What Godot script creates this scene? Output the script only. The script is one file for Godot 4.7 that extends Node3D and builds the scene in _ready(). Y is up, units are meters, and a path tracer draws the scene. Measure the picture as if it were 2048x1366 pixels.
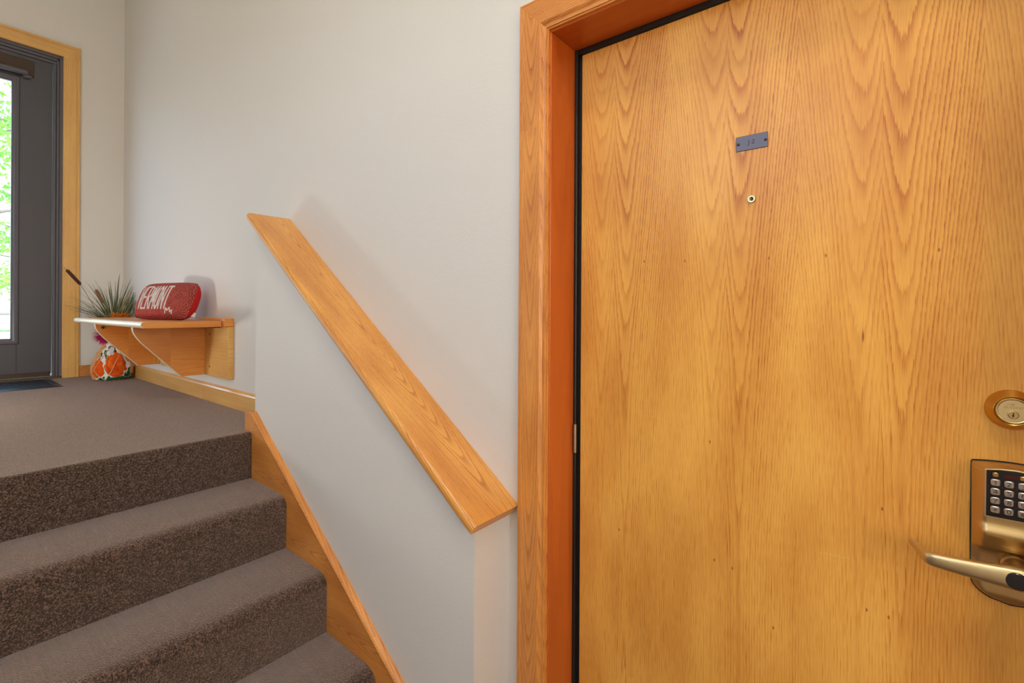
extends Node3D
# Split-level entry: carpeted steps up to a landing, oak apartment door on the right.
# y up, metres. wall_back's face is z = 0, the lower floor y = -0.062, the landing y = 0.76.

const FLOOR_Y := -0.062
const LAND_Y := 0.76
const XE := -4.97            # face of the entry wall
const ZF := 2.4              # face of the wall opposite
const XR := 1.7
const CEIL := 4.05
const DOOR_Z := -0.131       # face of the oak door
const RISE := 0.2055

var M := {}
var rng := RandomNumberGenerator.new()

# ------------------------------------------------------------------ helpers
func tri(st: SurfaceTool, a: Vector3, b: Vector3, c: Vector3, na: Vector3, nb: Vector3, nc: Vector3, ua: Vector2, ub: Vector2, uc: Vector2) -> void:
	var avg := na + nb + nc
	if (b - a).cross(c - a).dot(avg) > 0.0:
		var t := b; b = c; c = t
		t = nb; nb = nc; nc = t
		var tu := ub; ub = uc; uc = tu
	st.set_normal(na); st.set_uv(ua); st.add_vertex(a)
	st.set_normal(nb); st.set_uv(ub); st.add_vertex(b)
	st.set_normal(nc); st.set_uv(uc); st.add_vertex(c)

func uvof(p: Vector3, n: Vector3, g: int, off: Vector2) -> Vector2:
	var others := [0, 1, 2]
	others.erase(g)
	var an := n.abs()
	if an[g] > 0.8:
		return Vector2(p[others[0]], p[others[1]]) + off
	var pick: int = others[0] if an[others[0]] <= an[others[1]] else others[1]
	return Vector2(p[pick], -p[g]) + off

func face(st: SurfaceTool, pts: Array, n: Vector3, g: int, off: Vector2) -> void:
	for i in range(1, pts.size() - 1):
		tri(st, pts[0], pts[i], pts[i + 1], n, n, n, uvof(pts[0], n, g, off), uvof(pts[i], n, g, off), uvof(pts[i + 1], n, g, off))

func mb() -> SurfaceTool:
	var st := SurfaceTool.new()
	st.begin(Mesh.PRIMITIVE_TRIANGLES)
	return st

# box from lo to hi with chamfered edges, uv in metres with v along axis g
func cbox(st: SurfaceTool, lo: Vector3, hi: Vector3, b := 0.0, g := 1, off := Vector2.ZERO) -> void:
	var c := (lo + hi) / 2.0
	var h := (hi - lo) / 2.0
	b = minf(b, minf(h.x, minf(h.y, h.z)) * 0.9)
	for ax in 3:
		var p := (ax + 1) % 3
		var q := (ax + 2) % 3
		for s in [-1.0, 1.0]:
			var n := Vector3.ZERO
			n[ax] = s
			var pts := []
			for k in [[-1, -1], [1, -1], [1, 1], [-1, 1]]:
				var v := Vector3.ZERO
				v[ax] = s * h[ax]
				v[p] = k[0] * (h[p] - b)
				v[q] = k[1] * (h[q] - b)
				pts.append(c + v)
			face(st, pts, n, g, off)
	if b <= 0.0:
		return
	for ax in 3:
		var p := (ax + 1) % 3
		var q := (ax + 2) % 3
		for sp in [-1.0, 1.0]:
			for sq in [-1.0, 1.0]:
				var n := Vector3.ZERO
				n[p] = sp; n[q] = sq
				n = n.normalized()
				var pts := []
				for k in [[-1, 0], [1, 0], [1, 1], [-1, 1]]:
					var v := Vector3.ZERO
					v[ax] = k[0] * (h[ax] - b)
					v[p] = sp * (h[p] - (b if k[1] == 0 else 0.0))
					v[q] = sq * (h[q] - (b if k[1] == 1 else 0.0))
					pts.append(c + v)
				face(st, pts, n, g, off)
	for sx in [-1.0, 1.0]:
		for sy in [-1.0, 1.0]:
			for sz in [-1.0, 1.0]:
				var n := Vector3(sx, sy, sz).normalized()
				face(st, [c + Vector3(sx * h.x, sy * (h.y - b), sz * (h.z - b)), c + Vector3(sx * (h.x - b), sy * h.y, sz * (h.z - b)), c + Vector3(sx * (h.x - b), sy * (h.y - b), sz * h.z)], n, g, off)

# polygon (counter-clockwise or not) in a plane, pushed along a third axis; ex, ey, ez map its x, y, depth to space; bevel chamfers the far (depth = d1) rim and the near rim
func prism(st: SurfaceTool, poly: PackedVector2Array, d0: float, d1: float, xf: Transform3D, g := 1, off := Vector2.ZERO, bevel := 0.0, smooth := false) -> void:
	var area := 0.0
	for i in poly.size():
		area += poly[i].cross(poly[(i + 1) % poly.size()])
	if area < 0.0:
		poly = poly.duplicate()
		poly.reverse()
	var n := poly.size()
	var inner := PackedVector2Array()
	var vn := PackedVector2Array()
	for i in n:
		var a := (poly[i] - poly[(i + n - 1) % n]).normalized()
		var b := (poly[(i + 1) % n] - poly[i]).normalized()
		var na := Vector2(a.y, -a.x)
		var nb := Vector2(b.y, -b.x)
		var m := (na + nb).normalized()
		vn.append(m)
		inner.append(poly[i] - m * bevel / maxf(0.4, m.dot(na)))
	var idx := Geometry2D.triangulate_polygon(inner if bevel > 0.0 else poly)
	var cap := inner if bevel > 0.0 else poly
	var s := 1.0 if d1 > d0 else -1.0
	for side in 2:
		var d := d1 if side == 0 else d0
		var nn := Vector3(0, 0, s if side == 0 else -s)
		var w := (xf.basis * nn).normalized()
		for k in range(0, idx.size(), 3):
			var tp := []
			for j in 3:
				tp.append(xf * Vector3(cap[idx[k + j]].x, cap[idx[k + j]].y, d))
			face(st, tp, w, g, off)
	var e := bevel * s
	var rings := [[inner, d0], [poly, d0 + e], [poly, d1 - e], [inner, d1]] if bevel > 0.0 else [[poly, d0], [poly, d1]]
	for r in rings.size() - 1:
		for i in n:
			var j := (i + 1) % n
			var ed := (poly[j] - poly[i]).normalized()
			var fn := Vector3(ed.y, -ed.x, 0)
			var n0 := Vector3(vn[i].x, vn[i].y, 0) if smooth else fn
			var n1 := Vector3(vn[j].x, vn[j].y, 0) if smooth else fn
			if bevel > 0.0 and r != 1:
				var lift := Vector3(0, 0, -s if r == 0 else s)
				n0 = (n0 + lift).normalized()
				n1 = (n1 + lift).normalized()
			var w0 := (xf.basis * n0).normalized()
			var w1 := (xf.basis * n1).normalized()
			var a: Vector3 = xf * Vector3(rings[r][0][i].x, rings[r][0][i].y, rings[r][1])
			var b: Vector3 = xf * Vector3(rings[r][0][j].x, rings[r][0][j].y, rings[r][1])
			var c: Vector3 = xf * Vector3(rings[r + 1][0][j].x, rings[r + 1][0][j].y, rings[r + 1][1])
			var d: Vector3 = xf * Vector3(rings[r + 1][0][i].x, rings[r + 1][0][i].y, rings[r + 1][1])
			var wf := (xf.basis * fn).normalized()
			tri(st, a, b, c, w0, w1, w1, uvof(a, wf, g, off), uvof(b, wf, g, off), uvof(c, wf, g, off))
			tri(st, a, c, d, w0, w1, w0, uvof(a, wf, g, off), uvof(c, wf, g, off), uvof(d, wf, g, off))

# rows of points -> smooth surface; outward normals chosen away from "inside" when given
func grid(st: SurfaceTool, rows: Array, closed: bool, flip := 1.0, uvs := Vector2.ONE) -> void:
	var nr := rows.size()
	var nc: int = rows[0].size()
	var nrm := []
	for i in nr:
		var line := []
		for j in nc:
			var jp: int = (j + 1) % nc if closed else mini(j + 1, nc - 1)
			var jm: int = (j + nc - 1) % nc if closed else maxi(j - 1, 0)
			var du: Vector3 = rows[i][jp] - rows[i][jm]
			var dv: Vector3 = rows[mini(i + 1, nr - 1)][j] - rows[maxi(i - 1, 0)][j]
			if du.length() < 1e-7:
				var k: int = i + 1 if i == 0 else i - 1
				du = rows[k][jp] - rows[k][jm]
			var nn := du.cross(dv) * flip
			line.append(nn.normalized() if nn.length() > 1e-12 else Vector3.UP)
		nrm.append(line)
	var last: int = nc if closed else nc - 1
	for i in nr - 1:
		for j in last:
			var k: int = (j + 1) % nc
			var u0 := float(j) / last * uvs.x
			var u1 := float(j + 1) / last * uvs.x
			var v0 := float(i) / (nr - 1) * uvs.y
			var v1 := float(i + 1) / (nr - 1) * uvs.y
			tri(st, rows[i][j], rows[i][k], rows[i + 1][k], nrm[i][j], nrm[i][k], nrm[i + 1][k], Vector2(u0, v0), Vector2(u1, v0), Vector2(u1, v1))
			tri(st, rows[i][j], rows[i + 1][k], rows[i + 1][j], nrm[i][j], nrm[i + 1][k], nrm[i + 1][j], Vector2(u0, v0), Vector2(u1, v1), Vector2(u0, v1))

# profile of (radius, height) turned round an axis through base; tgt = axis direction
func lathe(st: SurfaceTool, prof: Array, base: Vector3, axis := Vector3.UP, seg := 24) -> void:
	var q := Basis(Quaternion(Vector3.UP, axis)) if axis != Vector3.UP else Basis.IDENTITY
	# every straight piece of the profile keeps its own edge
	for i in prof.size() - 1:
		var a: Vector2 = prof[i]
		var b: Vector2 = prof[i + 1]
		var t := (b - a)
		var nn := Vector2(t.y, -t.x).normalized()
		for k in seg:
			var t0 := TAU * k / seg
			var t1 := TAU * (k + 1) / seg
			var c0 := Vector3(cos(t0), 0, sin(t0))
			var c1 := Vector3(cos(t1), 0, sin(t1))
			var p := [base + q * (c0 * a.x + Vector3.UP * a.y), base + q * (c1 * a.x + Vector3.UP * a.y), base + q * (c1 * b.x + Vector3.UP * b.y), base + q * (c0 * b.x + Vector3.UP * b.y)]
			var n0 := q * (c0 * nn.x + Vector3.UP * nn.y)
			var n1 := q * (c1 * nn.x + Vector3.UP * nn.y)
			if a.x > 1e-6:
				tri(st, p[0], p[1], p[2], n0, n1, n1, Vector2.ZERO, Vector2.RIGHT, Vector2.ONE)
			if b.x > 1e-6:
				tri(st, p[0], p[2], p[3], n0, n1, n0, Vector2.ZERO, Vector2.ONE, Vector2.DOWN)

func tube(st: SurfaceTool, pts: Array, radii: Array, seg := 8, squash := 1.0, side := Vector3.ZERO) -> void:
	var rows := []
	for i in pts.size():
		var d: Vector3 = (pts[mini(i + 1, pts.size() - 1)] - pts[maxi(i - 1, 0)]).normalized()
		var u := side if side != Vector3.ZERO else (Vector3.UP if absf(d.y) < 0.9 else Vector3.RIGHT)
		var a := d.cross(u).normalized()
		var b := a.cross(d).normalized()
		var line := []
		for k in seg:
			var t := TAU * k / seg
			line.append(pts[i] + (a * cos(t) + b * sin(t) * squash) * radii[i])
		rows.append(line)
	var first := []
	var end := []
	for k in seg:
		first.append(pts[0])
		end.append(pts[-1])
	rows.push_front(first)
	rows.append(end)
	grid(st, rows, true, -1.0)

# moulding: profile (a across, b proud) run from p0 to p1, ends mitred by m0, m1 (shift along the run for each metre of a)
func moulding(st: SurfaceTool, prof: PackedVector2Array, p0: Vector3, p1: Vector3, across: Vector3, proud: Vector3, m0: float, m1: float, g: int, off: Vector2) -> void:
	var d := (p1 - p0).normalized()
	var n := prof.size()
	var cen := Vector3.ZERO
	for q in prof:
		cen += across * q.x + proud * q.y
	cen /= n
	for i in n:
		var j := (i + 1) % n
		var a := p0 + across * prof[i].x + proud * prof[i].y + d * prof[i].x * m0
		var b := p0 + across * prof[j].x + proud * prof[j].y + d * prof[j].x * m0
		var c := p1 + across * prof[j].x + proud * prof[j].y + d * prof[j].x * m1
		var e := p1 + across * prof[i].x + proud * prof[i].y + d * prof[i].x * m1
		var t := prof[j] - prof[i]
		var nn := (across * t.y - proud * t.x).normalized()
		var nn2 := -nn
		# outward: profile is listed anticlockwise in (across, proud)
		face(st, [a, b, c, e], nn, g, off)
	var idx := Geometry2D.triangulate_polygon(prof)
	for k in range(0, idx.size(), 3):
		var t0 := []
		var t1 := []
		for j in 3:
			var q := prof[idx[k + j]]
			t0.append(p0 + across * q.x + proud * q.y + d * q.x * m0)
			t1.append(p1 + across * q.x + proud * q.y + d * q.x * m1)
		face(st, t0, -d, g, off)
		face(st, t1, d, g, off)

func obj(called: String, st: SurfaceTool, m: Material, parent: Node = null) -> MeshInstance3D:
	var o := MeshInstance3D.new()
	o.name = called
	st.set_material(m)
	o.mesh = st.commit()
	(parent if parent else self).add_child(o, true)
	return o

func solid(called: String, lo: Vector3, hi: Vector3, m: Material, parent: Node = null, b := 0.0, g := 1, off := Vector2.ZERO) -> MeshInstance3D:
	var st := mb()
	cbox(st, lo, hi, b, g, off)
	return obj(called, st, m, parent)

func thing(called: String, label: String, category: String, group := "", kind := "") -> Node3D:
	var o := Node3D.new()
	o.name = called
	add_child(o, true)
	tag(o, label, category, group, kind)
	return o

func tag(o: Node, label: String, category: String, group := "", kind := "") -> void:
	o.set_meta("label", label)
	o.set_meta("category", category)
	if group != "":
		o.set_meta("group", group)
	if kind != "":
		o.set_meta("kind", kind)

func text(called: String, words: String, height: float, depth: float, m: Material, parent: Node, at: Vector3, turn := Basis.IDENTITY, font_name := "Droid Sans", squeeze := 1.0) -> MeshInstance3D:
	var t := TextMesh.new()
	var f := SystemFont.new()
	f.font_names = PackedStringArray([font_name])
	t.font = f
	t.text = words
	t.font_size = 32
	t.pixel_size = height / 23.0
	t.depth = depth
	t.curve_step = 2.0
	t.material = m
	var o := MeshInstance3D.new()
	o.name = called
	o.mesh = t
	o.transform = Transform3D(turn * Basis.from_scale(Vector3(squeeze, 1, 1)), at)
	parent.add_child(o, true)
	return o

func mat(c: Color, rough := 0.6, metal := 0.0) -> StandardMaterial3D:
	var m := StandardMaterial3D.new()
	m.albedo_color = c
	m.roughness = rough
	m.metallic = metal
	return m

func rgb8(r: int, g: int, b: int) -> Color:
	return Color(r / 255.0, g / 255.0, b / 255.0)

# ------------------------------------------------------------------ textures
func noise_bytes(w: int, h: int, freq: float, sd: int, stretch := 1, octaves := 1, type := FastNoiseLite.TYPE_SIMPLEX_SMOOTH, seamless := false) -> PackedByteArray:
	var n := FastNoiseLite.new()
	n.seed = sd
	n.noise_type = type
	n.frequency = freq
	n.fractal_type = FastNoiseLite.FRACTAL_FBM if octaves > 1 else FastNoiseLite.FRACTAL_NONE
	n.fractal_octaves = octaves
	var hh := maxi(4, h / stretch)
	var im := n.get_seamless_image(w, hh) if seamless else n.get_image(w, hh)
	im.convert(Image.FORMAT_L8)
	if hh != h:
		im.resize(w, h, Image.INTERPOLATE_CUBIC)
	return im.get_data()

# plain-sawn wood: growth rings cut by the board's face. cols = across-distance from the heart of the figure for each column,
# lift = ring shift for each row, all in metres.
func wood(w: int, h: int, cols: PackedFloat32Array, lift: PackedFloat32Array, d: float, d_end: float, ring: float, light: Color, dark: Color, sd: int, wob: float, contrast: float, pore: float, fade := 0.0, gain := PackedFloat32Array()) -> ImageTexture:
	var n1 := noise_bytes(w, h, 0.012, sd, 6, 3)
	var n2 := noise_bytes(w, h, 0.35, sd + 1, 14)
	var n3 := noise_bytes(w, h, 0.45, sd + 2, 34)
	var n4 := noise_bytes(w, h, 0.006, sd + 3, 3, 2)
	var out := PackedByteArray()
	out.resize(w * h * 3)
	var lr := light.r * 255.0
	var lg := light.g * 255.0
	var lb := light.b * 255.0
	var dr := (dark.r - light.r) * 255.0
	var dg := (dark.g - light.g) * 255.0
	var db := (dark.b - light.b) * 255.0
	var k := 0
	if gain.is_empty():
		gain.resize(w)
		gain.fill(1.0)
	for y in h:
		var ly := lift[y]
		var dy := lerpf(d, d_end, minf(1.0, 1.6 * y / h))
		var dd := dy * dy
		ly -= dy
		var con := contrast * (1.0 - fade * smoothstep(0.15, 0.5, float(y) / h))
		for x in w:
			var c := cols[x]
			var at := y * w + x
			var f2 := n2[at] / 255.0
			var r := (sqrt(c * c + dd) + ly + (n1[at] - 128) * wob + (f2 - 0.5) * ring * 0.22) / ring
			var s := r - floorf(r)
			var b1 := 1.0 - s
			var own := sin((r - s) * 12.9898) * 43758.5453
			var band := b1 * b1 * b1 * minf(1.0, s * 9.0) * (0.45 + 0.85 * (own - floorf(own))) * gain[x]
			var p := n3[at] / 255.0
			var t := con * band + (n4[at] / 255.0 - 0.5) * 0.5
			if p > 0.56:
				t += pore * (p - 0.56) * (0.5 + 1.4 * band)
			t += (f2 - 0.5) * 0.22
			out[k] = clampi(int(lr + dr * t), 0, 255)
			out[k + 1] = clampi(int(lg + dg * t), 0, 255)
			out[k + 2] = clampi(int(lb + db * t), 0, 255)
			k += 3
	return ImageTexture.create_from_image(Image.create_from_data(w, h, false, Image.FORMAT_RGB8, out))

func wood_mat(tex: Texture2D, size: Vector2, rough: float, coat: float, tint := Color.WHITE) -> StandardMaterial3D:
	var m := StandardMaterial3D.new()
	m.albedo_texture = tex
	m.albedo_color = tint
	m.roughness = rough
	m.uv1_scale = Vector3(1.0 / size.x, 1.0 / size.y, 1)
	if coat > 0.0:
		m.clearcoat_enabled = true
		m.clearcoat = coat
		m.clearcoat_roughness = 0.32
	return m

func make_woods() -> void:
	# the door's veneer: book-matched leaves, hearts of the figure each side of every second joint
	var w := 1024
	var h := 2048
	var wm := 0.955
	var hm := 2.105
	var gain := PackedFloat32Array()
	var cols := PackedFloat32Array()
	for x in w:
		var m := fposmod(x * wm / w - 0.105, 0.297)
		var leaf := int(floorf((x * wm / w - 0.105) / 0.1485))
		if m > 0.1485:
			m = 0.297 - m
		cols.append(m - 0.036 + 0.003 * (leaf % 3))
		gain.append(1.0 if posmod(leaf, 2) == 0 else 0.55)
	var lift := PackedFloat32Array()
	for y in h:
		var q := y * hm / h
		lift.append(0.082 * (q - q * q / 3.0 + 0.012 * sin(q * 9.0)))
	var veneer := wood(w, h, cols, lift, 0.06, 0.012, 0.0054, rgb8(230, 168, 76), rgb8(182, 106, 34), 11, 0.00002, 1.2, 1.25, 0.62, gain)
	# pin knots, the same in every matched leaf, and two old scratches
	var im := veneer.get_image()
	for p in [Vector2(0.669, 0.799), Vector2(0.125, 1.355), Vector2(0.366, 1.069), Vector2(0.378, 1.356), Vector2(0.419, 1.362), Vector2(0.702, 1.147), Vector2(0.678, 1.36), Vector2(0.507, 1.468), Vector2(0.713, 1.361), Vector2(0.194, 0.616), Vector2(0.303, 0.621), Vector2(0.494, 0.626), Vector2(0.604, 0.627), Vector2(0.786, 0.629)]:
		var c := Vector2i(int(p.x / wm * w), int(p.y / hm * h))
		var rx := 1.6
		var ry := 9.0 if p.y > 0.79 and p.y < 0.8 else 3.2
		for y in range(-12, 13):
			for x in range(-4, 5):
				var e := x * x / (rx * rx) + y * y / (ry * ry)
				if e < 2.2:
					var q := im.get_pixel(c.x + x, c.y + y)
					im.set_pixel(c.x + x, c.y + y, q.lerp(rgb8(112, 56, 22), clampf(0.75 - 0.36 * e, 0, 1)))
	for sc in [[Vector2(0.199, 1.027), Vector2(0.342, 1.042)], [Vector2(0.596, 1.268), Vector2(0.649, 1.265)]]:
		for i in 160:
			var p: Vector2 = sc[0].lerp(sc[1], i / 159.0)
			var c := Vector2i(int(p.x / wm * w), int(p.y / hm * h + 1.5 * sin(i * 0.12)))
			if i % 23 < 16:
				im.set_pixel(c.x, c.y, im.get_pixel(c.x, c.y).lerp(rgb8(240, 200, 140), 0.4))
	veneer = ImageTexture.create_from_image(im)
	M.veneer = wood_mat(veneer, Vector2(wm, hm), 0.45, 0.2)
	M.veneer.metallic_specular = 0.4
	# solid oak with the heart near one edge
	w = 256
	h = 2048
	cols = PackedFloat32Array()
	for x in w:
		cols.append(x * 0.2 / w - 0.062)
	lift = PackedFloat32Array()
	for y in h:
		var q := y * 1.8 / h
		lift.append(-0.085 * q + 0.006 * sin(q * 5.0))
	M.oak_cap = wood_mat(wood(w, h, cols, lift, 0.03, 0.012, 0.0075, rgb8(228, 162, 78), rgb8(178, 104, 38), 31, 0.000014, 0.9, 0.8), Vector2(0.2, 1.8), 0.4, 0.3)
	# straight to slanting grain for casings and skirts
	w = 256
	h = 2048
	cols = PackedFloat32Array()
	for x in w:
		cols.append(x * 0.2 / w - 0.035 + 0.01)
	lift = PackedFloat32Array()
	for y in h:
		var q := y * 1.8 / h
		lift.append(0.06 * q + 0.008 * sin(q * 4.0))
	var straight := wood(w, h, cols, lift, 0.018, 0.018, 0.0062, rgb8(218, 144, 66), rgb8(166, 90, 34), 51, 0.000016, 0.7, 0.7)
	M.oak = wood_mat(straight, Vector2(0.2, 1.8), 0.42, 0.25)
		# smooth, darker and redder wood tone of the jamb, without the oak's open grain
	var jamb_wood := wood(128, 1024, cols.slice(0, 128), lift.slice(0, 1024), 0.03, 0.03, 0.014, rgb8(192, 96, 32), rgb8(168, 76, 22), 61, 0.00006, 0.5, 0.25)
	M.jamb_wood = wood_mat(jamb_wood, Vector2(0.2, 1.8), 0.4, 0.25)
	# pale pine or fir of the bench and of the landing's trim
	cols = PackedFloat32Array()
	w = 256
	h = 1024
	for x in w:
		cols.append(x * 0.3 / w - 0.2)
	lift = PackedFloat32Array()
	for y in h:
		var q := y * 1.6 / h
		lift.append(0.02 * q + 0.006 * sin(q * 3.0))
	var pine := wood(w, h, cols, lift, 0.03, 0.03, 0.011, rgb8(224, 174, 96), rgb8(194, 128, 56), 71, 0.00003, 0.6, 0.3)
	M.pine = wood_mat(pine, Vector2(0.3, 1.6), 0.4, 0.7)
	M.pine.clearcoat_roughness = 0.16
	M.bench = wood_mat(pine, Vector2(0.3, 1.6), 0.4, 0.5, Color(1.0, 0.84, 0.66))
	M.pine_pale = wood_mat(pine, Vector2(0.3, 1.6), 0.5, 0.1, Color(1.0, 1.0, 1.0))

func make_carpet() -> void:
	var n := FastNoiseLite.new()
	n.seed = 5
	n.noise_type = FastNoiseLite.TYPE_CELLULAR
	n.cellular_return_type = FastNoiseLite.RETURN_CELL_VALUE
	n.frequency = 0.17
	n.fractal_type = FastNoiseLite.FRACTAL_NONE
	var a := n.get_image(1024, 1024)
	a.convert(Image.FORMAT_L8)
	n.cellular_return_type = FastNoiseLite.RETURN_DISTANCE
	var b := n.get_image(1024, 1024, true)
	b.convert(Image.FORMAT_L8)
	var da := a.get_data()
	var db := b.get_data()
	var out := PackedByteArray()
	out.resize(1024 * 1024 * 3)
	for i in 1024 * 1024:
		var v := da[i] / 255.0
		var loop := 0.72 + 0.45 * v
		var fleck := 0.0
		if v > 0.72:
			fleck = 42.0
		elif v < 0.25:
			fleck = -26.0
		out[i * 3] = clampi(int(73.0 * loop + fleck), 0, 255)
		out[i * 3 + 1] = clampi(int(62.0 * loop + fleck * 0.95), 0, 255)
		out[i * 3 + 2] = clampi(int(57.0 * loop + fleck * 0.85), 0, 255)
	var m := StandardMaterial3D.new()
	m.albedo_texture = ImageTexture.create_from_image(Image.create_from_data(1024, 1024, false, Image.FORMAT_RGB8, out))
	m.uv1_triplanar = true
	m.uv1_world_triplanar = true
	m.uv1_scale = Vector3.ONE * 2.0
	m.roughness = 0.95
	m.metallic_specular = 0.2
	m.rim_enabled = true
	m.rim = 1.5
	m.rim_tint = 1.0
	m.albedo_color = Color(1.0, 0.90, 0.84)
	m.heightmap_enabled = true
	m.heightmap_flip_texture = true
	m.heightmap_scale = 0.35
	m.heightmap_texture = ImageTexture.create_from_image(b)
	M.carpet = m

func make_materials() -> void:
	make_woods()
	make_carpet()
	var n := FastNoiseLite.new()
	n.seed = 9
	n.frequency = 0.06
	var im := n.get_seamless_image(256, 256)
	im.convert(Image.FORMAT_L8)
	var wall := mat(rgb8(219, 215, 208), 0.62)
	wall.heightmap_enabled = true
	wall.heightmap_texture = ImageTexture.create_from_image(im)
	wall.heightmap_scale = 0.02
	wall.uv1_triplanar = true
	wall.uv1_world_triplanar = true
	wall.uv1_scale = Vector3.ONE * 5.0
	M.wall = wall
	M.ceiling = mat(rgb8(236, 232, 224), 0.9)
	M.black = mat(rgb8(22, 20, 20), 0.5)
	M.rubber = mat(rgb8(30, 31, 36), 0.42)
	M.grey_door = mat(rgb8(74, 72, 78), 0.36)
	M.grey_trim = mat(rgb8(92, 89, 96), 0.3)
	M.bronze = mat(rgb8(70, 52, 40), 0.45, 0.3)
	M.steel = mat(rgb8(150, 152, 158), 0.35, 0.9)
	M.brass = mat(rgb8(206, 164, 84), 0.26, 1.0)
	M.antique = mat(rgb8(204, 176, 122), 0.4, 1.0)
	M.satin = mat(rgb8(214, 196, 150), 0.36, 1.0)
	M.nickel = mat(rgb8(190, 184, 176), 0.35, 1.0)
	M.plate = mat(rgb8(104, 101, 114), 0.5, 0.5)
	M.ink = mat(rgb8(34, 30, 34), 0.6)
	M.gloss_black = mat(rgb8(20, 20, 24), 0.2)
	M.edge = mat(rgb8(240, 230, 208), 0.3)
	M.white_paint = mat(rgb8(236, 234, 228), 0.5)
	var g := mat(Color(0.96, 0.98, 0.97, 0.04), 0.02)
	g.transparency = BaseMaterial3D.TRANSPARENCY_ALPHA
	M.glass = g

# ------------------------------------------------------------------ scene
func _ready() -> void:
	rng.seed = 20240
	setup_view()
	make_materials()
	build_shell()
	build_stairs()
	build_half_wall()
	build_trim()
	build_oak_door()
	build_entry_door()
	build_bench()
	build_pillow()
	build_bag()
	build_mat()
	build_lamps()
	build_globe_lamp()
	build_outside()

func setup_view() -> void:
	var cam := Camera3D.new()
	cam.name = "camera"
	cam.position = Vector3(0, 1.295, 1.096)
	cam.rotation = Vector3(0, deg_to_rad(38.528), deg_to_rad(0.310))
	cam.projection = Camera3D.PROJECTION_FRUSTUM
	cam.near = 0.05
	cam.far = 200.0
	cam.size = 2.0 * 0.05 * 683.0 / 959.68
	cam.frustum_offset = Vector2(0, -0.05 * 62.7 / 959.68)
	add_child(cam)
	cam.make_current()
	var sky_mat := ProceduralSkyMaterial.new()
	sky_mat.sky_top_color = rgb8(150, 190, 235)
	sky_mat.sky_horizon_color = rgb8(226, 234, 240)
	sky_mat.ground_bottom_color = rgb8(120, 120, 110)
	sky_mat.ground_horizon_color = rgb8(200, 205, 200)
	sky_mat.sky_energy_multiplier = 2.3
	sky_mat.ground_energy_multiplier = 1.0
	var sky := Sky.new()
	sky.sky_material = sky_mat
	var env := Environment.new()
	env.background_mode = Environment.BG_SKY
	env.sky = sky
	env.tonemap_mode = Environment.TONE_MAPPER_LINEAR
	env.tonemap_exposure = 0.97
	env.sdfgi_enabled = true
	env.ssao_enabled = true
	env.ssil_enabled = true
	var we := WorldEnvironment.new()
	we.name = "environment"
	we.environment = env
	add_child(we)
	var sun := DirectionalLight3D.new()
	sun.name = "sun"
	sun.light_energy = 5.0
	sun.light_color = Color(1.0, 0.96, 0.88)
	sun.light_angular_distance = 0.6
	sun.shadow_enabled = true
	add_child(sun)
	sun.look_at_from_position(Vector3.ZERO, Vector3(-0.5, -0.82, 0.25))
	# daylight in the window opposite; warm fill from the added window at right
	window_light("window_light_high", Vector3(-0.85, 2.55, ZF - 0.03), Vector2(1.4, 0.9), 1.0, Color(0.95, 0.99, 1.0))
	window_light("added_fill_right", Vector3(XR - 0.03, 1.45, 1.3), Vector2(1.1, 1.3), 2.5, Color(1.0, 0.86, 0.64), PI / 2)

func window_light(called: String, at: Vector3, size: Vector2, energy: float, c: Color, turn := 0.0) -> void:
	var l := AreaLight3D.new()
	l.name = called
	l.position = at
	l.rotation.y = turn
	l.area_size = size
	l.light_energy = energy
	l.light_color = c
	l.area_range = 12.0
	l.shadow_enabled = true
	add_child(l)

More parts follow.
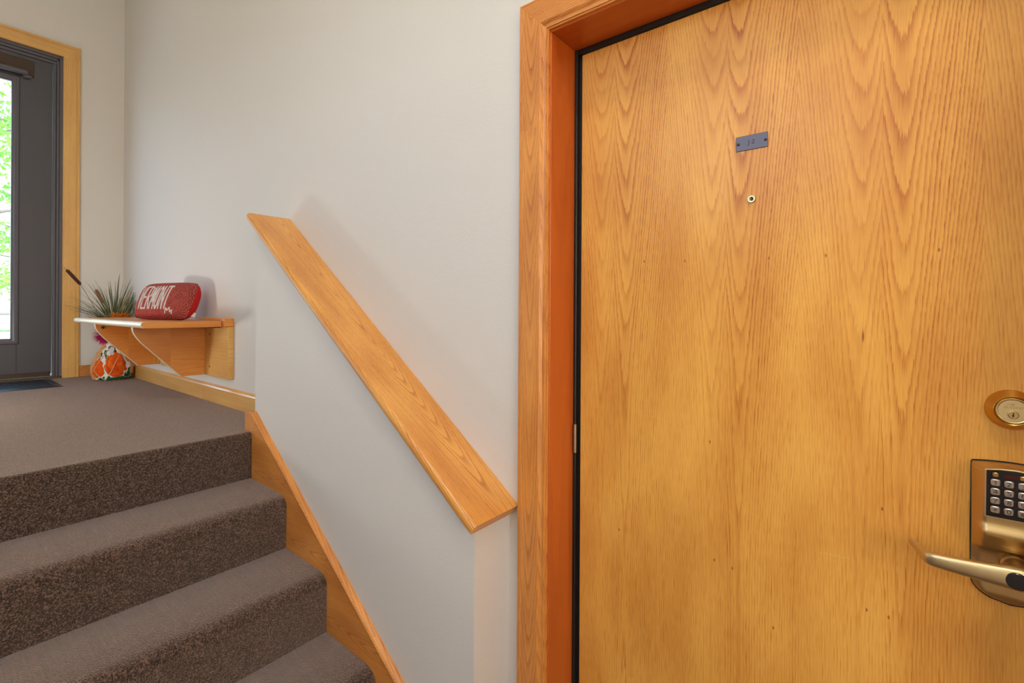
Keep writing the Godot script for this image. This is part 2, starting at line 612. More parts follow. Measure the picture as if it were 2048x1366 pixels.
func build_shell() -> void:
	var T := 0.18
	# back wall: opening for the oak door
	var st := mb()
	var ox0 := -0.765
	var ox1 := 0.28
	var oy := 2.09
	cbox(st, Vector3(XE - T, FLOOR_Y - 0.2, -T), Vector3(ox0, CEIL, 0))
	cbox(st, Vector3(ox0, oy, -T), Vector3(ox1, CEIL, 0))
	cbox(st, Vector3(ox1, FLOOR_Y - 0.2, -T), Vector3(XR + T, CEIL, 0))
	var o := obj("wall_back", st, M.wall)
	tag(o, "long cream painted wall behind the bench and handrail", "wall", "", "structure")
	# entry wall: opening for the glazed door
	st = mb()
	cbox(st, Vector3(XE - T, FLOOR_Y - 0.2, 0), Vector3(XE, CEIL, 0.36))
	cbox(st, Vector3(XE - T, 3.215, 0.36), Vector3(XE, CEIL, 1.44))
	cbox(st, Vector3(XE - T, FLOOR_Y - 0.2, 1.44), Vector3(XE, CEIL, ZF + T))
	cbox(st, Vector3(XE - T, FLOOR_Y - 0.2, 0.36), Vector3(XE, LAND_Y - 0.01, 1.44))
	o = obj("wall_left", st, M.wall)
	tag(o, "cream painted end wall around the grey glazed door", "wall", "", "structure")
	# wall opposite with a window behind the camera
	st = mb()
	var w := [-1.6, 2.05, -0.1, 3.05]
	var z0 := ZF
	var z1 := ZF + T
	cbox(st, Vector3(XE, FLOOR_Y - 0.2, z0), Vector3(w[0], CEIL, z1))
	cbox(st, Vector3(w[0], FLOOR_Y - 0.2, z0), Vector3(w[2], w[1], z1))
	cbox(st, Vector3(w[0], w[3], z0), Vector3(w[2], CEIL, z1))
	cbox(st, Vector3(w[2], FLOOR_Y - 0.2, z0), Vector3(XR, CEIL, z1))
	o = obj("wall_front", st, M.wall)
	tag(o, "cream wall opposite the oak door with a high window", "wall", "", "structure")
	var wn := thing("window_1", "high daylit window facing the oak door", "window", "", "structure")
	var f := 0.045
	st = mb()
	cbox(st, Vector3(w[0], w[1], z0 + 0.05), Vector3(w[0] + f, w[3], z0 + 0.13), 0.004)
	cbox(st, Vector3(w[2] - f, w[1], z0 + 0.05), Vector3(w[2], w[3], z0 + 0.13), 0.004)
	cbox(st, Vector3(w[0] + f, w[1], z0 + 0.05), Vector3(w[2] - f, w[1] + f, z0 + 0.13), 0.004, 0)
	cbox(st, Vector3(w[0] + f, w[3] - f, z0 + 0.05), Vector3(w[2] - f, w[3], z0 + 0.13), 0.004, 0)
	obj("window_frame", st, M.white_paint, wn)
	solid("pane", Vector3(w[0] + f, w[1] + f, z0 + 0.088), Vector3(w[2] - f, w[3] - f, z0 + 0.093), M.glass, wn)
	st = mb()
	cbox(st, Vector3(XR, FLOOR_Y - 0.2, 0), Vector3(XR + T, CEIL, 0.7))
	cbox(st, Vector3(XR, FLOOR_Y - 0.2, 0.7), Vector3(XR + T, 0.75, 1.9))
	cbox(st, Vector3(XR, 2.15, 0.7), Vector3(XR + T, CEIL, 1.9))
	cbox(st, Vector3(XR, FLOOR_Y - 0.2, 1.9), Vector3(XR + T, CEIL, ZF + T))
	o = obj("wall_right", st, M.wall)
	var w3 := thing("window_2", "added window lighting the hall from its right-hand end", "window", "", "structure")  # unseen window, added so light reaches the half wall end
	st = mb()
	cbox(st, Vector3(XR + 0.05, 0.75, 0.7), Vector3(XR + 0.13, 2.15, 0.745), 0.004)
	cbox(st, Vector3(XR + 0.05, 0.75, 1.855), Vector3(XR + 0.13, 2.15, 1.9), 0.004)
	cbox(st, Vector3(XR + 0.05, 0.75, 0.745), Vector3(XR + 0.13, 0.795, 1.855), 0.004, 2)
	cbox(st, Vector3(XR + 0.05, 2.105, 0.745), Vector3(XR + 0.13, 2.15, 1.855), 0.004, 2)
	obj("window_frame", st, M.white_paint, w3)
	solid("pane", Vector3(XR + 0.088, 0.795, 0.745), Vector3(XR + 0.093, 2.105, 1.855), M.glass, w3)
	tag(o, "cream end wall right of the oak door", "wall", "", "structure")
	o = solid("ceiling", Vector3(XE - T, CEIL, -T), Vector3(XR + T, CEIL + 0.2, ZF + T), M.ceiling)
	tag(o, "white ceiling over the stair hall", "ceiling", "", "structure")
	o = solid("floor", Vector3(-1.29, FLOOR_Y - 0.2, 0), Vector3(XR, FLOOR_Y, ZF), M.carpet)
	tag(o, "brown carpeted lower floor at the foot of the steps", "floor", "", "structure")
	# landing, its edge turned over the top riser
	st = mb()
	var r := 0.014
	var xl := -2.187
	var poly := PackedVector2Array([Vector2(XE, LAND_Y - 0.25), Vector2(xl, LAND_Y - 0.25), Vector2(xl, LAND_Y - r)])
	for k in range(1, 6):
		var a := PI / 2 * k / 5.0
		poly.append(Vector2(xl - r + r * cos(a), LAND_Y - r + r * sin(a)))
	poly.append(Vector2(XE, LAND_Y))
	prism(st, poly, 0.167, ZF, Transform3D.IDENTITY)
	cbox(st, Vector3(XE, LAND_Y - 0.25, 0.0), Vector3(-2.245, LAND_Y, 0.167))
	o = obj("floor_landing", st, M.carpet)
	tag(o, "brown carpeted landing in front of the grey door", "floor", "", "structure")

func build_stairs() -> void:
	var s := thing("staircase", "brown carpeted steps leading up to the landing", "stairs", "", "structure")
	var xs := [-2.187, -1.872, -1.576, -1.288]
	for i in range(1, 4):
		var x0: float = xs[i - 1]
		var x1: float = xs[i]
		var y1 := LAND_Y - RISE * i
		var r := 0.04
		var st := mb()
		var poly := PackedVector2Array([Vector2(x0 - 0.02, FLOOR_Y - 0.1), Vector2(x1, FLOOR_Y - 0.1), Vector2(x1, y1 - RISE + 0.004), Vector2(x1 + 0.002, y1 - r)])
		for k in range(1, 9):
			var a := PI / 2 * k / 8.0
			poly.append(Vector2(x1 + 0.002 - r * 1.35 * (1.0 - cos(a)), y1 - r + r * sin(a)))
		poly.append(Vector2(x0 - 0.02, y1 + 0.004))
		prism(st, poly, 0.1675, ZF, Transform3D.IDENTITY, 1, Vector2.ZERO, 0.0, true)
		obj("step", st, M.carpet, s)

func slope_y(x: float) -> float:
	return 1.711 - 0.7265 * (x + 2.189)

func build_half_wall() -> void:
	var th := 0.034
	var a := atan(0.7265)
	var drop := th / cos(a)
	var st := mb()
	var poly := PackedVector2Array([Vector2(-2.19, FLOOR_Y - 0.1), Vector2(-0.8775, FLOOR_Y - 0.1), Vector2(-0.8775, slope_y(-0.8775) - drop), Vector2(-2.19, slope_y(-2.19) - drop)])
	prism(st, poly, 0.0, 0.15, Transform3D.IDENTITY)
	var o := obj("wall_stair", st, M.wall)
	tag(o, "low sloping cream half wall beside the carpeted steps", "wall", "", "structure")
	# cap board: its own axes are x along the slope (downwards), y off the slope, z out from the wall
	var root := thing("handrail", "sloping flat oak handrail board on top of the half wall", "handrail")
	root.position = Vector3(-2.189, 1.711, 0)
	root.rotation.z = -a
	var L := 1.345 / cos(a)
	st = mb()
	var prof := PackedVector2Array([Vector2(0.0, 0.0), Vector2(0.0, -th), Vector2(0.176, -th)])
	for k in range(0, 9):
		var t := -PI / 2 + PI * k / 8.0
		prof.append(Vector2(0.176 + 0.011 * cos(t), -th / 2 + th / 2 * sin(t)))
	# profile x = z of the wall, y = up; run along local x
	var xf := Transform3D(Basis(Vector3(0, 0, 1), Vector3(0, 1, 0), Vector3(1, 0, 0)), Vector3.ZERO)
	prism(st, prof, 0.0, L, xf, 0, Vector2.ZERO, 0.0)
	obj("board", st, M.oak_cap, root)
	st = mb()
	prof = PackedVector2Array([Vector2(0.15, -th), Vector2(0.167, -th), Vector2(0.167, -th - 0.008), Vector2(0.160, -th - 0.014), Vector2(0.15, -th - 0.018)])
	prism(st, prof, 0.03, L - 0.035, xf, 0, Vector2(0.1, 0.3))
	obj("moulding", st, M.oak, root)

func build_trim() -> void:
	# skirt along the steps
	var sk := thing("trim_1", "oak skirt board running down beside the carpeted steps", "skirt board", "", "structure")
	var tp := func(x: float) -> float: return 0.836 - 0.683 * (x + 2.181)
	var xa := -2.183
	var xb := -0.93
	var low := 0.34
	var st := mb()
	var pts := PackedVector2Array([Vector2(xa, tp.call(xa)), Vector2(xa, LAND_Y - 0.3), Vector2(xa + 0.5, LAND_Y - 0.75), Vector2(xb - 0.1, FLOOR_Y), Vector2(xb, FLOOR_Y), Vector2(xb, tp.call(xb))])
	prism(st, pts, 0.15, 0.167, Transform3D.IDENTITY, 0, Vector2(0.03, 0.2), 0.0)
	obj("board", st, M.oak, sk)
	# moulded top edge
	var a := atan(0.683)
	var root := Transform3D(Basis(Vector3(0, 0, 1), a * -1.0), Vector3(xa, tp.call(xa), 0))
	var L: float = (xb - xa) / cos(a)
	st = mb()
	var xf := root * Transform3D(Basis(Vector3(0, 0, 1), Vector3(0, 1, 0), Vector3(1, 0, 0)), Vector3.ZERO)
	prism(st, PackedVector2Array([Vector2(0.15, -0.004), Vector2(0.171, -0.004), Vector2(0.172, 0.001), Vector2(0.168, 0.006), Vector2(0.156, 0.012), Vector2(0.15, 0.013)]), 0.0, L, xf, 0, Vector2(0.08, 0.5))
	obj("moulding", st, M.oak, sk)
	solid("end_block", Vector3(-2.255, LAND_Y - 0.03, 0.15), Vector3(xa - 0.001, 0.838, 0.166), M.oak, sk, 0.002)
	# skirting of the landing
	var b := thing("baseboard_back", "pale wooden baseboard under the wall bench", "baseboard", "", "structure")
	st = mb()
	var prof := PackedVector2Array([Vector2(0, 0), Vector2(0.014, 0), Vector2(0.014, 0.082), Vector2(0.010, 0.09), Vector2(0.005, 0.097), Vector2(0, 0.1)])
	prism(st, prof, XE, -2.19, Transform3D(Basis(Vector3(0, 0, 1), Vector3(0, 1, 0), Vector3(1, 0, 0)), Vector3(0, LAND_Y, 0)), 0, Vector2(0.1, 0))
	obj("board", st, M.pine, b)
	b = thing("baseboard_left", "short wooden baseboard between the door casing and the corner", "baseboard", "", "structure")
	solid("board", Vector3(XE, LAND_Y, 0.014), Vector3(XE + 0.013, LAND_Y + 0.085, 0.273), M.oak, b, 0.002, 2)
	# oak door casing and jamb
	var c := thing("trim_2", "oak casing and jamb around the apartment door", "door casing", "", "structure")
	# a runs outwards from the jamb, b stands proud of the wall
	prof = PackedVector2Array([Vector2(0.004, 0), Vector2(0.099, 0), Vector2(0.099, 0.014), Vector2(0.096, 0.0175), Vector2(0.092, 0.0175), Vector2(0.0905, 0.0162), Vector2(0.089, 0.0185), Vector2(0.026, 0.0195), Vector2(0.024, 0.0185), Vector2(0.018, 0.012), Vector2(0.014, 0.0105), Vector2(0.0125, 0.0125), Vector2(0.0085, 0.0125), Vector2(0.0075, 0.0085), Vector2(0.004, 0.0085)])
	var jx := -0.739
	var jx2 := 0.254
	var jy := 2.06
	st = mb()
	moulding(st, prof, Vector3(jx, FLOOR_Y, 0), Vector3(jx, jy, 0), Vector3(-1, 0, 0), Vector3(0, 0, 1), 0.0, 1.0, 1, Vector2(0.02, 0))
	obj("side_casing", st, M.oak, c)
	st = mb()
	moulding(st, prof, Vector3(jx2, FLOOR_Y, 0), Vector3(jx2, jy, 0), Vector3(1, 0, 0), Vector3(0, 0, 1), 0.0, 1.0, 1, Vector2(0.07, 0.3))
	obj("side_casing", st, M.oak, c)
	st = mb()
	moulding(st, prof, Vector3(jx, jy, 0), Vector3(jx2, jy, 0), Vector3(0, 1, 0), Vector3(0, 0, 1), -1.0, 1.0, 0, Vector2(0.05, 0.9))
	obj("head_casing", st, M.oak, c)
	var inner := -0.18
	solid("side_jamb", Vector3(jx - 0.02, FLOOR_Y, inner), Vector3(jx, jy, 0.0), M.jamb_wood, c, 0.0015, 1, Vector2(0.1, 0.1))
	solid("side_jamb", Vector3(jx2, FLOOR_Y, inner), Vector3(jx2 + 0.02, jy, 0.0), M.jamb_wood, c, 0.0015, 1, Vector2(0.02, 0.6))
	solid("head_jamb", Vector3(jx - 0.02, jy, inner), Vector3(jx2 + 0.02, jy + 0.02, 0.0), M.jamb_wood, c, 0.0015, 0, Vector2(0.0, 0.4))
	solid("gasket", Vector3(jx, FLOOR_Y, -0.178), Vector3(jx + 0.0095, jy, -0.122), M.black, c, 0.002)
	solid("gasket", Vector3(jx + 0.0095, FLOOR_Y, -0.178), Vector3(-0.7195, jy, -0.136), M.black, c)
	solid("gasket", Vector3(0.236, FLOOR_Y, -0.178), Vector3(jx2, jy, -0.124), M.black, c)
	solid("gasket", Vector3(jx + 0.0095, 2.044, -0.178), Vector3(jx2, jy, -0.124), M.black, c, 0.002, 0)
	# casing of the grey entry door
	var e := thing("trim_3", "yellow varnished wooden casing around the grey glazed door", "door casing", "", "structure")
	prof = PackedVector2Array([Vector2(0.0, 0), Vector2(0.098, 0), Vector2(0.098, 0.016), Vector2(0.094, 0.02), Vector2(0.081, 0.02), Vector2(0.079, 0.0165), Vector2(0.076, 0.0165), Vector2(0.074, 0.0195), Vector2(0.004, 0.0195), Vector2(0.0, 0.016)])
	var ez := 0.371
	var ez2 := 1.43
	var ey := 3.207
	st = mb()
	moulding(st, prof, Vector3(XE, LAND_Y, ez), Vector3(XE, ey, ez), Vector3(0, 0, -1), Vector3(1, 0, 0), 0.0, 1.0, 1, Vector2(0.01, 0))
	obj("side_casing", st, M.pine, e)
	st = mb()
	moulding(st, prof, Vector3(XE, LAND_Y, ez2), Vector3(XE, ey, ez2), Vector3(0, 0, 1), Vector3(1, 0, 0), 0.0, 1.0, 1, Vector2(0.15, 0.4))
	obj("side_casing", st, M.pine, e)
	st = mb()
	moulding(st, prof, Vector3(XE, ey, ez), Vector3(XE, ey, ez2), Vector3(0, 1, 0), Vector3(1, 0, 0), -1.0, 1.0, 2, Vector2(0.1, 0.2))
	obj("head_casing", st, M.pine, e)

func build_oak_door() -> void:
	var d := thing("door_1", "honey oak veneer apartment door with brass locks", "door", "", "structure")
	var st := mb()
	var x0 := -0.719
	var x1 := 0.2355
	var y1 := 2.0435
	cbox(st, Vector3(x0, FLOOR_Y + 0.004, DOOR_Z - 0.045), Vector3(x1, y1, DOOR_Z), 0.0015, 1, Vector2(-x0, y1))
	obj("leaf", st, M.veneer, d)
	# hinge barrels
	for y in [0.879, 0.02]:
		st = mb()
		lathe(st, [Vector2(0, 0), Vector2(0.0045, 0), Vector2(0.0045, 0.0835), Vector2(0, 0.0835)], Vector3(-0.7295, y, -0.1195), Vector3.UP, 12)
		obj("hinge", st, M.nickel, d)
	# number plate
	var np := solid("number_plate", Vector3(-0.296, 1.6740, DOOR_Z), Vector3(-0.228, 1.7087, DOOR_Z + 0.0025), M.plate, d, 0.0008)
	for x in [-0.2905, -0.2325]:
		st = mb()
		lathe(st, [Vector2(0.0034, 0), Vector2(0.0030, 0.0016), Vector2(0.0016, 0.0026), Vector2(0, 0.0029)], Vector3(x, 1.6905, DOOR_Z + 0.0025), Vector3(0, 0, 1), 12)
		obj("screw", st, M.bronze, np)
	text("lettering", "J-2", 0.0098, 0.0006, M.ink, np, Vector3(-0.2622, 1.6915, DOOR_Z + 0.0027))
	# peephole
	st = mb()
	lathe(st, [Vector2(0.0088, 0), Vector2(0.0088, 0.0035), Vector2(0.0078, 0.0052), Vector2(0.0052, 0.0052), Vector2(0.0046, 0.0026), Vector2(0.0036, 0.0020)], Vector3(-0.2617, 1.5575, DOOR_Z), Vector3(0, 0, 1), 24)
	var ph := obj("peephole", st, M.satin, d)
	st = mb()
	lathe(st, [Vector2(0.0037, 0.0016), Vector2(0.0030, 0.0026), Vector2(0.0017, 0.0033), Vector2(0, 0.0036)], Vector3(-0.2617, 1.5575, DOOR_Z), Vector3(0, 0, 1), 20)
	obj("lens", st, mat(rgb8(70, 74, 82), 0.12), ph)
	# deadbolt
	var c := Vector3(0.1645, 1.1225, DOOR_Z)
	st = mb()
	lathe(st, [Vector2(0.0352, 0), Vector2(0.0352, 0.0025), Vector2(0.0345, 0.0042), Vector2(0.0255, 0.0205), Vector2(0.0248, 0.0212), Vector2(0.0238, 0.0205), Vector2(0.0225, 0.0185), Vector2(0.0215, 0.0185)], c, Vector3(0, 0, 1), 48)
	var db := obj("deadbolt", st, M.brass, d)
	st = mb()
	lathe(st, [Vector2(0.0219, 0.012), Vector2(0.0219, 0.0205), Vector2(0.0211, 0.0213), Vector2(0.0199, 0.0208), Vector2(0.0192, 0.0199), Vector2(0, 0.0199)], c, Vector3(0, 0, 1), 48)
	obj("cylinder_face", st, M.satin, db)
	st = mb()
	lathe(st, [Vector2(0.0072, 0), Vector2(0.0072, 0.0014), Vector2(0.0064, 0.0018), Vector2(0.0060, 0.0009), Vector2(0, 0.0009)], c + Vector3(0, -0.0065, 0.0199), Vector3(0, 0, 1), 32)
	obj("key_plug", st, M.antique, db)
	st = mb()
	cbox(st, c + Vector3(-0.0008, -0.0105, 0.0206), c + Vector3(0.0008, -0.0030, 0.0212), 0.0002)
	cbox(st, c + Vector3(-0.0018, -0.0095, 0.0206), c + Vector3(0.0002, -0.0072, 0.02118), 0.0002)
	obj("keyway", st, M.black, db)
	text("lettering", "DEFIANT", 0.0036, 0.0004, M.brass, db, c + Vector3(0.0006, 0.0058, 0.0200), Basis.IDENTITY, "Droid Serif", 1.15)
	st = mb()
	tube(st, [c + Vector3(-0.009, 0.0105, 0.0200), c + Vector3(-0.003, 0.0125, 0.0202), c + Vector3(0.001, 0.0118, 0.0202), c + Vector3(-0.001, 0.0095, 0.0200), c + Vector3(-0.005, 0.0088, 0.0200)], [0.0003, 0.0005, 0.0006, 0.0004, 0.0002], 6)
	obj("emblem", st, M.brass, db)
	build_keypad(d)

func build_keypad(d: Node3D) -> void:
	var cx := 0.1645
	var yb := 0.7745
	var yt := 1.0225
	# body: rows from the bottom to the top, columns across, depth off the door
	var rows := []
	var nv := 56
	var nu := 28
	for i in nv + 1:
		var v := float(i) / nv
		var y := yb + (yt - yb) * v
		var hw := 0.0515
		if v < 0.16:
			hw *= sqrt(maxf(0.0, 1.0 - pow((0.16 - v) / 0.16, 2.4))) * 0.97 + 0.03
		if v > 0.985:
			hw *= 1.0 - 0.03 * (v - 0.985) / 0.015
		var depth := 0.010
		if v > 0.36:
			depth = lerpf(0.010, 0.030, smoothstep(0.36, 0.43, v))
		if v > 0.43:
			depth = lerpf(0.030, 0.043, smoothstep(0.43, 0.54, v))
		if v > 0.54:
			depth = lerpf(0.043, 0.036, smoothstep(0.54, 0.60, v))
		if v > 0.60:
			depth = lerpf(0.036, 0.043, (v - 0.60) / 0.38)
		depth *= 1.0 - 0.55 * smoothstep(0.975, 1.0, v)
		depth *= smoothstep(-0.02, 0.06, v)
		var line := []
		for j in nu + 1:
			var s := -1.0 + 2.0 * j / nu
			var e := absf(s)
			var side := 0.70 + 0.12 * (1.0 - v)
			var f := 1.0 - 0.72 * pow(clampf((e - side) / (1.0 - side), 0.0, 1.0), 1.2)
			line.append(Vector3(cx + s * hw, y + 0.004 * (1.0 - s * s) * smoothstep(0.7, 1.0, v), DOOR_Z + maxf(0.002, depth * f)))
		rows.append(line)
	# close round the rim to the door
	var st := mb()
	grid(st, rows, false, 1.0)
	var rim := []
	for j in nu + 1:
		rim.append(rows[0][j])
	for i in range(1, nv + 1):
		rim.append(rows[i][nu])
	for j in range(nu - 1, -1, -1):
		rim.append(rows[nv][j])
	for i in range(nv - 1, 0, -1):
		rim.append(rows[i][0])
	var low := []
	for p in rim:
		low.append(Vector3(p.x, p.y, DOOR_Z + 0.0022))
	grid(st, [low, rim], true, -1.0)
	var lock := obj("keypad_lock", st, M.antique, d)
	st = mb()
	var poly := PackedVector2Array()
	for p in rim:
		var q := Vector2(p.x - cx, p.y - 0.9)
		poly.append(Vector2(p.x, p.y) + q.normalized() * 0.0018)
	prism(st, poly, DOOR_Z, DOOR_Z + 0.0022, Transform3D.IDENTITY)
	obj("gasket", st, M.black, lock)
	# keypad: a black panel that leans a little with the body
	var lean := atan(0.007 / 0.094)
	var pf := Transform3D(Basis(Vector3(1, 0, 0), -lean * -1.0), Vector3(cx, 0.978, DOOR_Z + 0.0405))
	pf.basis = Basis(Vector3(1, 0, 0), lean)
	st = mb()
	var pw := 0.0358
	var ph := 0.0415
	prism(st, PackedVector2Array([Vector2(-pw - 0.002, -ph - 0.002), Vector2(pw + 0.002, -ph - 0.002), Vector2(pw + 0.002, ph), Vector2(pw * 0.5, ph + 0.0038), Vector2(0, ph + 0.005), Vector2(-pw * 0.5, ph + 0.0038), Vector2(-pw - 0.002, ph)]), -0.004, 0.0006, pf, 1, Vector2.ZERO, 0.0004)
	obj("panel_frame", st, M.satin, lock)
	st = mb()
	prism(st, PackedVector2Array([Vector2(-pw, -ph), Vector2(pw, -ph), Vector2(pw, ph - 0.001), Vector2(pw * 0.5, ph + 0.002), Vector2(0, ph + 0.003), Vector2(-pw * 0.5, ph + 0.002), Vector2(-pw, ph - 0.001)]), -0.002, 0.0011, pf)
	obj("keypad_panel", st, M.gloss_black, lock)
	st = mb()
	prism(st, PackedVector2Array([Vector2(-0.0145, 0.0305), Vector2(0.0145, 0.0305), Vector2(0.0145, 0.037), Vector2(-0.0145, 0.037)]), 0.001, 0.0014, pf)
	obj("red_window", st, mat(rgb8(70, 16, 18), 0.25), lock)
	var keys := ["1", "2", "3", "4", "5", "6", "7", "8", "9", "*", "0", "#"]
	var kp := PackedVector2Array()
	for k in 16:
		var t := TAU * k / 16.0
		var q := Vector2(signf(cos(t)) * pow(absf(cos(t)), 0.45), signf(sin(t)) * pow(absf(sin(t)), 0.45))
		kp.append(Vector2(q.x * 0.0062, q.y * 0.0060))
	st = mb()
	prism(st, kp, 0.0, 0.0036, Transform3D.IDENTITY, 1, Vector2.ZERO, 0.0011, true)
	var key0 := st.commit()
	for i in 12:
		var px := (i % 3 - 1) * 0.0168 - 0.0078
		var py := 0.0208 - (i / 3) * 0.0161
		var k := MeshInstance3D.new()
		k.name = "key"
		k.mesh = key0
		k.material_override = M.nickel
		k.transform = pf * Transform3D(Basis.IDENTITY, Vector3(px, py, 0.0011))
		lock.add_child(k, true)
		text("digit", keys[i], 0.0068, 0.0005, M.ink, lock, pf * Vector3(px, py - (0.0015 if keys[i] == "*" else 0.0), 0.0048), pf.basis, "Droid Sans", 1.15)
	for px in [-0.0246, 0.0088]:
		var k := MeshInstance3D.new()
		k.name = "indicator_button"
		k.mesh = key0
		k.material_override = M.brass
		k.transform = pf * Transform3D(Basis.from_scale(Vector3(0.62, 0.62, 0.6)), Vector3(px, 0.0345, 0.0011))
		lock.add_child(k, true)
	# hub and lever
	var hub := Vector3(0.1675, 0.851, DOOR_Z)
	st = mb()
	lathe(st, [Vector2(0.019, 0.004), Vector2(0.019, 0.022), Vector2(0.0165, 0.026), Vector2(0.0150, 0.058), Vector2(0, 0.058)], hub, Vector3(0, 0, 1), 40)
	obj("lever_hub", st, M.antique, lock)
	var lrows := []
	var path := [[0.185, 0.851, 0.070, 0.004, 0.004], [0.184, 0.851, 0.070, 0.013, 0.009], [0.178, 0.8505, 0.070, 0.0185, 0.0125], [0.165, 0.850, 0.071, 0.0195, 0.0135], [0.150, 0.850, 0.072, 0.0186, 0.013], [0.130, 0.8497, 0.0735, 0.0168, 0.0115], [0.105, 0.8494, 0.0745, 0.0150, 0.0100], [0.080, 0.849, 0.0750, 0.0133, 0.0088], [0.062, 0.849, 0.0745, 0.0122, 0.0078], [0.0535, 0.849, 0.0730, 0.0117, 0.0070], [0.0490, 0.849, 0.0695, 0.0113, 0.0062], [0.0455, 0.8495, 0.064, 0.0108, 0.0052], [0.0400, 0.852, 0.054, 0.0098, 0.0042], [0.0330, 0.856, 0.044, 0.0085, 0.0034], [0.0265, 0.860, 0.037, 0.0060, 0.0026], [0.0240, 0.862, 0.0345, 0.002, 0.001]]
	for i in path.size():
		var a = path[maxi(i - 1, 0)]
		var b = path[mini(i + 1, path.size() - 1)]
		var p = path[i]
		var dir := Vector3(b[0] - a[0], 0, b[2] - a[2]).normalized()
		var across := Vector3(-dir.z, 0, dir.x)
		var line := []
		for k in 24:
			var t := TAU * k / 24.0
			var cc := signf(cos(t)) * pow(absf(cos(t)), 0.75)
			var ss := signf(sin(t)) * pow(absf(sin(t)), 0.75)
			line.append(Vector3(p[0], p[1], DOOR_Z + p[2]) + Vector3.UP * p[3] * cc + across * p[4] * ss)
		lrows.append(line)
	st = mb()
	grid(st, lrows, true, 1.0)
	obj("lever", st, M.satin, lock)
	# black oval inlaid over the hub
	st = mb()
	var ov := PackedVector2Array()
	for k in 32:
		ov.append(Vector2(0.0150 * cos(TAU * k / 32.0), 0.0140 * sin(TAU * k / 32.0)))
	prism(st, ov, 0.0, 0.006, Transform3D(Basis.IDENTITY, Vector3(0.1615, 0.850, DOOR_Z + 0.0795)), 1, Vector2.ZERO, 0.0015, true)
	obj("oval_cap", st, M.gloss_black, lock)

